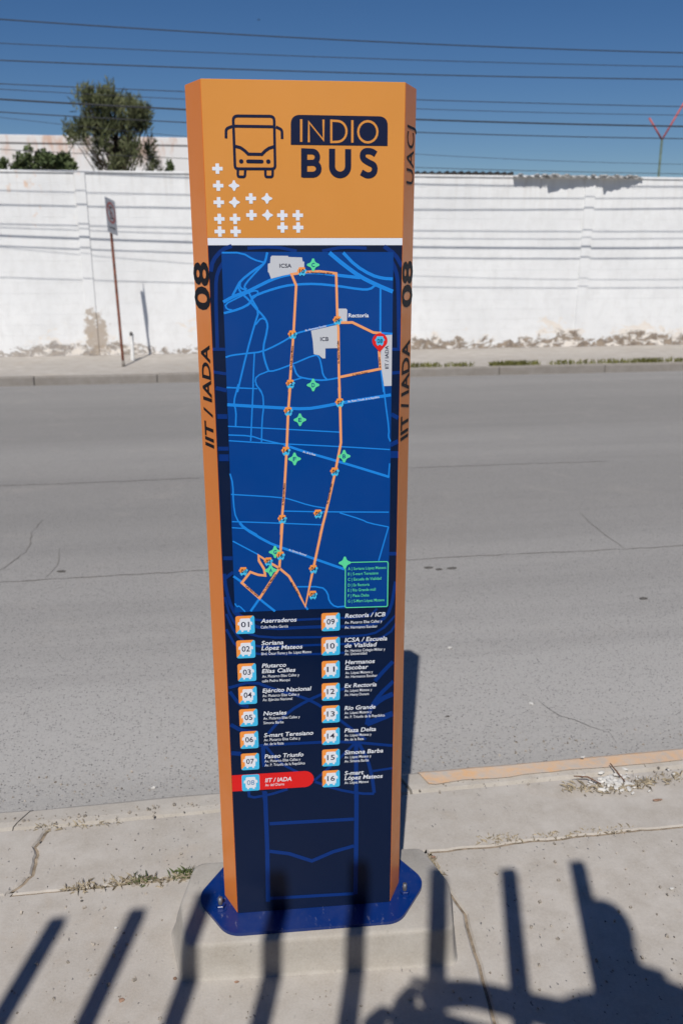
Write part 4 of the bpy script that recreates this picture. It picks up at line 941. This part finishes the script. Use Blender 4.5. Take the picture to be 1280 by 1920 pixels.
for a, b, c_, lab in (((1142,1442),(1152,1452),(1170,1470),'thick brown twig lying across the top of the plaster rubble'),((1074,1466),(1100,1465),(1126,1475),'thin brown twig leading into the plaster rubble')):
    P = [gnd(*q) for q in (a, b, c_)]; P = [p+Vector((0, 0, .02)) for p in P]; P[0].z += .006; P[-1].z -= .008
    tag(tube('twig', P, [.0022, .003, .002], M['twig'], None, 6), lab, 'twig', 'twigs in the rubble')
rnd = random.Random(77); bm = bmesh.new()
for k in range(900):
    if k < 380: px, py, z = rnd.uniform(-20, 1300), rnd.uniform(1570, 1930), .0
    elif k < 640: px = rnd.uniform(-20, 1300); py = 1535-.09*px+abs(rnd.gauss(0, 12)); z = .0
    else: px = rnd.uniform(-20, 1300); py = 1509-.0914*px-abs(rnd.gauss(0, 26)); z = RZ
    p = gnd(px, py, z); sz = .0012+.0035*rnd.random()**3
    if (TMI @ p).y > -.16 and (TMI @ p).y < .42 and abs((TMI @ p).x) < .46: continue
    r = bmesh.ops.create_cube(bm, size=2); R_ = Matrix.Rotation(rnd.uniform(0, 3), 3, Vector((rnd.random(), rnd.random(), 1)).normalized())
    for v in r['verts']: v.co = R_ @ Vector((v.co.x*sz*rnd.uniform(.8, 1.5), v.co.y*sz, v.co.z*sz*.7))+p+Vector((0, 0, sz*.4))
tag(bobj('grit', bm, M['grit']), 'loose grit scattered on the pavement and along the road edge', 'grit', None, 'stuff')
# bird
bq = CAM+ray(485, 37)*60
bd_ = bmesh.new(); bm_tube(bd_, [(-.09,0,0),(-.03,0,0),(.05,0,0),(.10,0,.01)], [.01,.035,.03,.008], 6)
for s in (-1, 1):
    v = [bd_.verts.new(p) for p in ((-.03,0,.01),(.04,0,.01),(.03,s*.10,.05),(-.02,s*.17,.03))]; bd_.faces.new(v)
bo = bobj('bird', bd_, M['wire']); bo.location = bq; bo.rotation_euler.z = .5; tag(bo, 'tiny dark bird flying high in the blue sky above the cables', 'bird')

# ------------------------------------------------------------------ behind the camera: terrace wall, bar fence and photographer (they cast the shadows in front)
FYB = -.15; K2 = SUN.y/-SUN.z; K1 = SUN.x/-SUN.z
rw = tag(box('terrace_wall', -12, 14, -.42, -.07, -.05, 1.45, M['terrace'], None, .01), 'concrete terrace wall carrying the bar fence', 'wall')
tag(box('terrace', -12, 14, -9, -.425, -.1, 1.44, M['terrace']), kind='structure')
FH = (2.285-FYB)/K2
fn = empty('bar_fence', (0, FYB, 1.45)); tag(fn, 'dark steel bar fence on the terrace wall whose bars shadow the pavement', 'fence')
x0f = .536*1.25-K1*FH
for k in range(-14, 3):
    x = x0f+k*.2437
    box('bar', x-.026, x+.026, -.02, .02, -.004, FH-1.45, M['fenceblack'], fn, .003)
for z in (.08, .62):
    box('rail', x0f-14*.2437-.1, x0f+2*.2437+.1, -.045, -.021, z, z+.045, M['fenceblack'], fn, .003)
def unshadow(px, py, Y):
    q = gnd(px, py); t = (q.y-Y)/SUN.y; return q-SUN*t
def skin_obj(name, V, E, R, mat, parent, root=0):
    me = bpy.data.meshes.new(name); me.from_pydata([tuple(v) for v in V], E, []); me.materials.append(mat)
    o = bpy.data.objects.new(name, me); COL.objects.link(o); o.parent = parent
    md = o.modifiers.new('skin', 'SKIN'); md.use_smooth_shade = True
    for i, r in enumerate(R):
        s = me.skin_vertices[0].data[i]; s.radius = r if isinstance(r, tuple) else (r, r); s.use_root = (i == root)
    sb_ = o.modifiers.new('sub', 'SUBSURF'); sb_.levels = 1; sb_.render_levels = 2
    return o
head = unshadow(1140, 1746, -.52)
base = Vector((head.x+.12, -.62, 1.44)); off = base
L_ = lambda v: Vector(v)-off
hd = L_(head); ss = hd.z+.11                     # stature
pel = Vector((.0, 0, ss*.52)); chest = Vector((hd.x*.5, .03, ss*.74)); neck = Vector((hd.x*.92, hd.y*.6, ss*.85))
shL = chest+Vector((-.17, .03, .07)); shR = chest+Vector((.19, -.02, .07))
haL = L_(unshadow(782, 1868, -.045)); elL = L_(unshadow(1058, 1905, -.22)); wrL = L_(unshadow(880, 1862, -.10))
haR = L_(unshadow(728, 1912, -.06)); elR = L_(unshadow(1085, 2010, -.25)); wrR = L_(unshadow(800, 1925, -.11))
V = [pel, chest, neck, hd+Vector((0, 0, -.03)), hd+Vector((0, 0, .04)), shL, elL, wrL, haL, shR, elR, wrR, haR,
     pel+Vector((-.1, 0, -.06)), Vector((-.11, .04, ss*.27)), Vector((-.11, -.02, .08)), Vector((-.12, .13, .035)), pel+Vector((.1, 0, -.06)), Vector((.12, .02, ss*.27)), Vector((.13, -.03, .08)), Vector((.14, .11, .035))]
E = [(0,1),(1,2),(2,3),(3,4),(1,5),(5,6),(6,7),(7,8),(1,9),(9,10),(10,11),(11,12),(0,13),(13,14),(14,15),(15,16),(0,17),(17,18),(18,19),(19,20)]
Rr = [(.15,.11),(.15,.11),.06,(.062,.08),(.06,.08),.06,.045,.04,.045,.06,.05,.05,.05,.085,.06,.045,.04,.085,.06,.045,.04]
ps = empty('person', base); tag(ps, 'photographer in grey shirt behind the bar fence reaching both arms through it', 'person')
skin_obj('body', V, E, Rr, M['shirt'], ps)
def fingers(h, w_, parent, fl):
    d = (h-w_).normalized(); s = d.cross(Vector((0, 0, 1))).normalized()
    for k, (o_, ln) in enumerate(((-.03, .07), (-.011, .08), (.009, .075), (.028, .06))):
        a = h+s*o_; tube('finger', [a, a+d*ln*.5+Vector((0, 0, .004)), a+d*ln*.85+Vector((0, 0, -.02))], [.0095, .009, .007], M['skin'], parent, 6)
    tube('thumb', [h+s*.03*fl-d*.03, h+s*.055*fl, h+s*.06*fl+d*.03], [.011, .010, .008], M['skin'], parent, 6)
fingers(haL, wrL, ps, 1); fingers(haR, wrR, ps, -1)
bm = bmesh.new(); bmesh.ops.create_uvsphere(bm, u_segments=16, v_segments=10, radius=1)
for v in bm.verts: v.co = Vector((v.co.x*.074, v.co.y*.09, v.co.z*.105))*(1+.05*noise.noise(v.co*4))+hd+Vector((0, -.015, .035))
bobj('hair', bm, M['hair'], ps, True)
cb = empty('camera_body', (0, -.10, 1.985)); tag(cb, 'black camera held out through the bar fence', 'camera')
box('body', -.07, .07, -.035, .025, -.05, .045, M['cambody'], cb, .01, 2); box('viewfinder', -.025, .025, -.03, .02, .045, .075, M['cambody'], cb, .006)
tube('grip', [(.055,.0,-.04),(.055,.0,.04)], .024, M['cambody'], cb, 10)
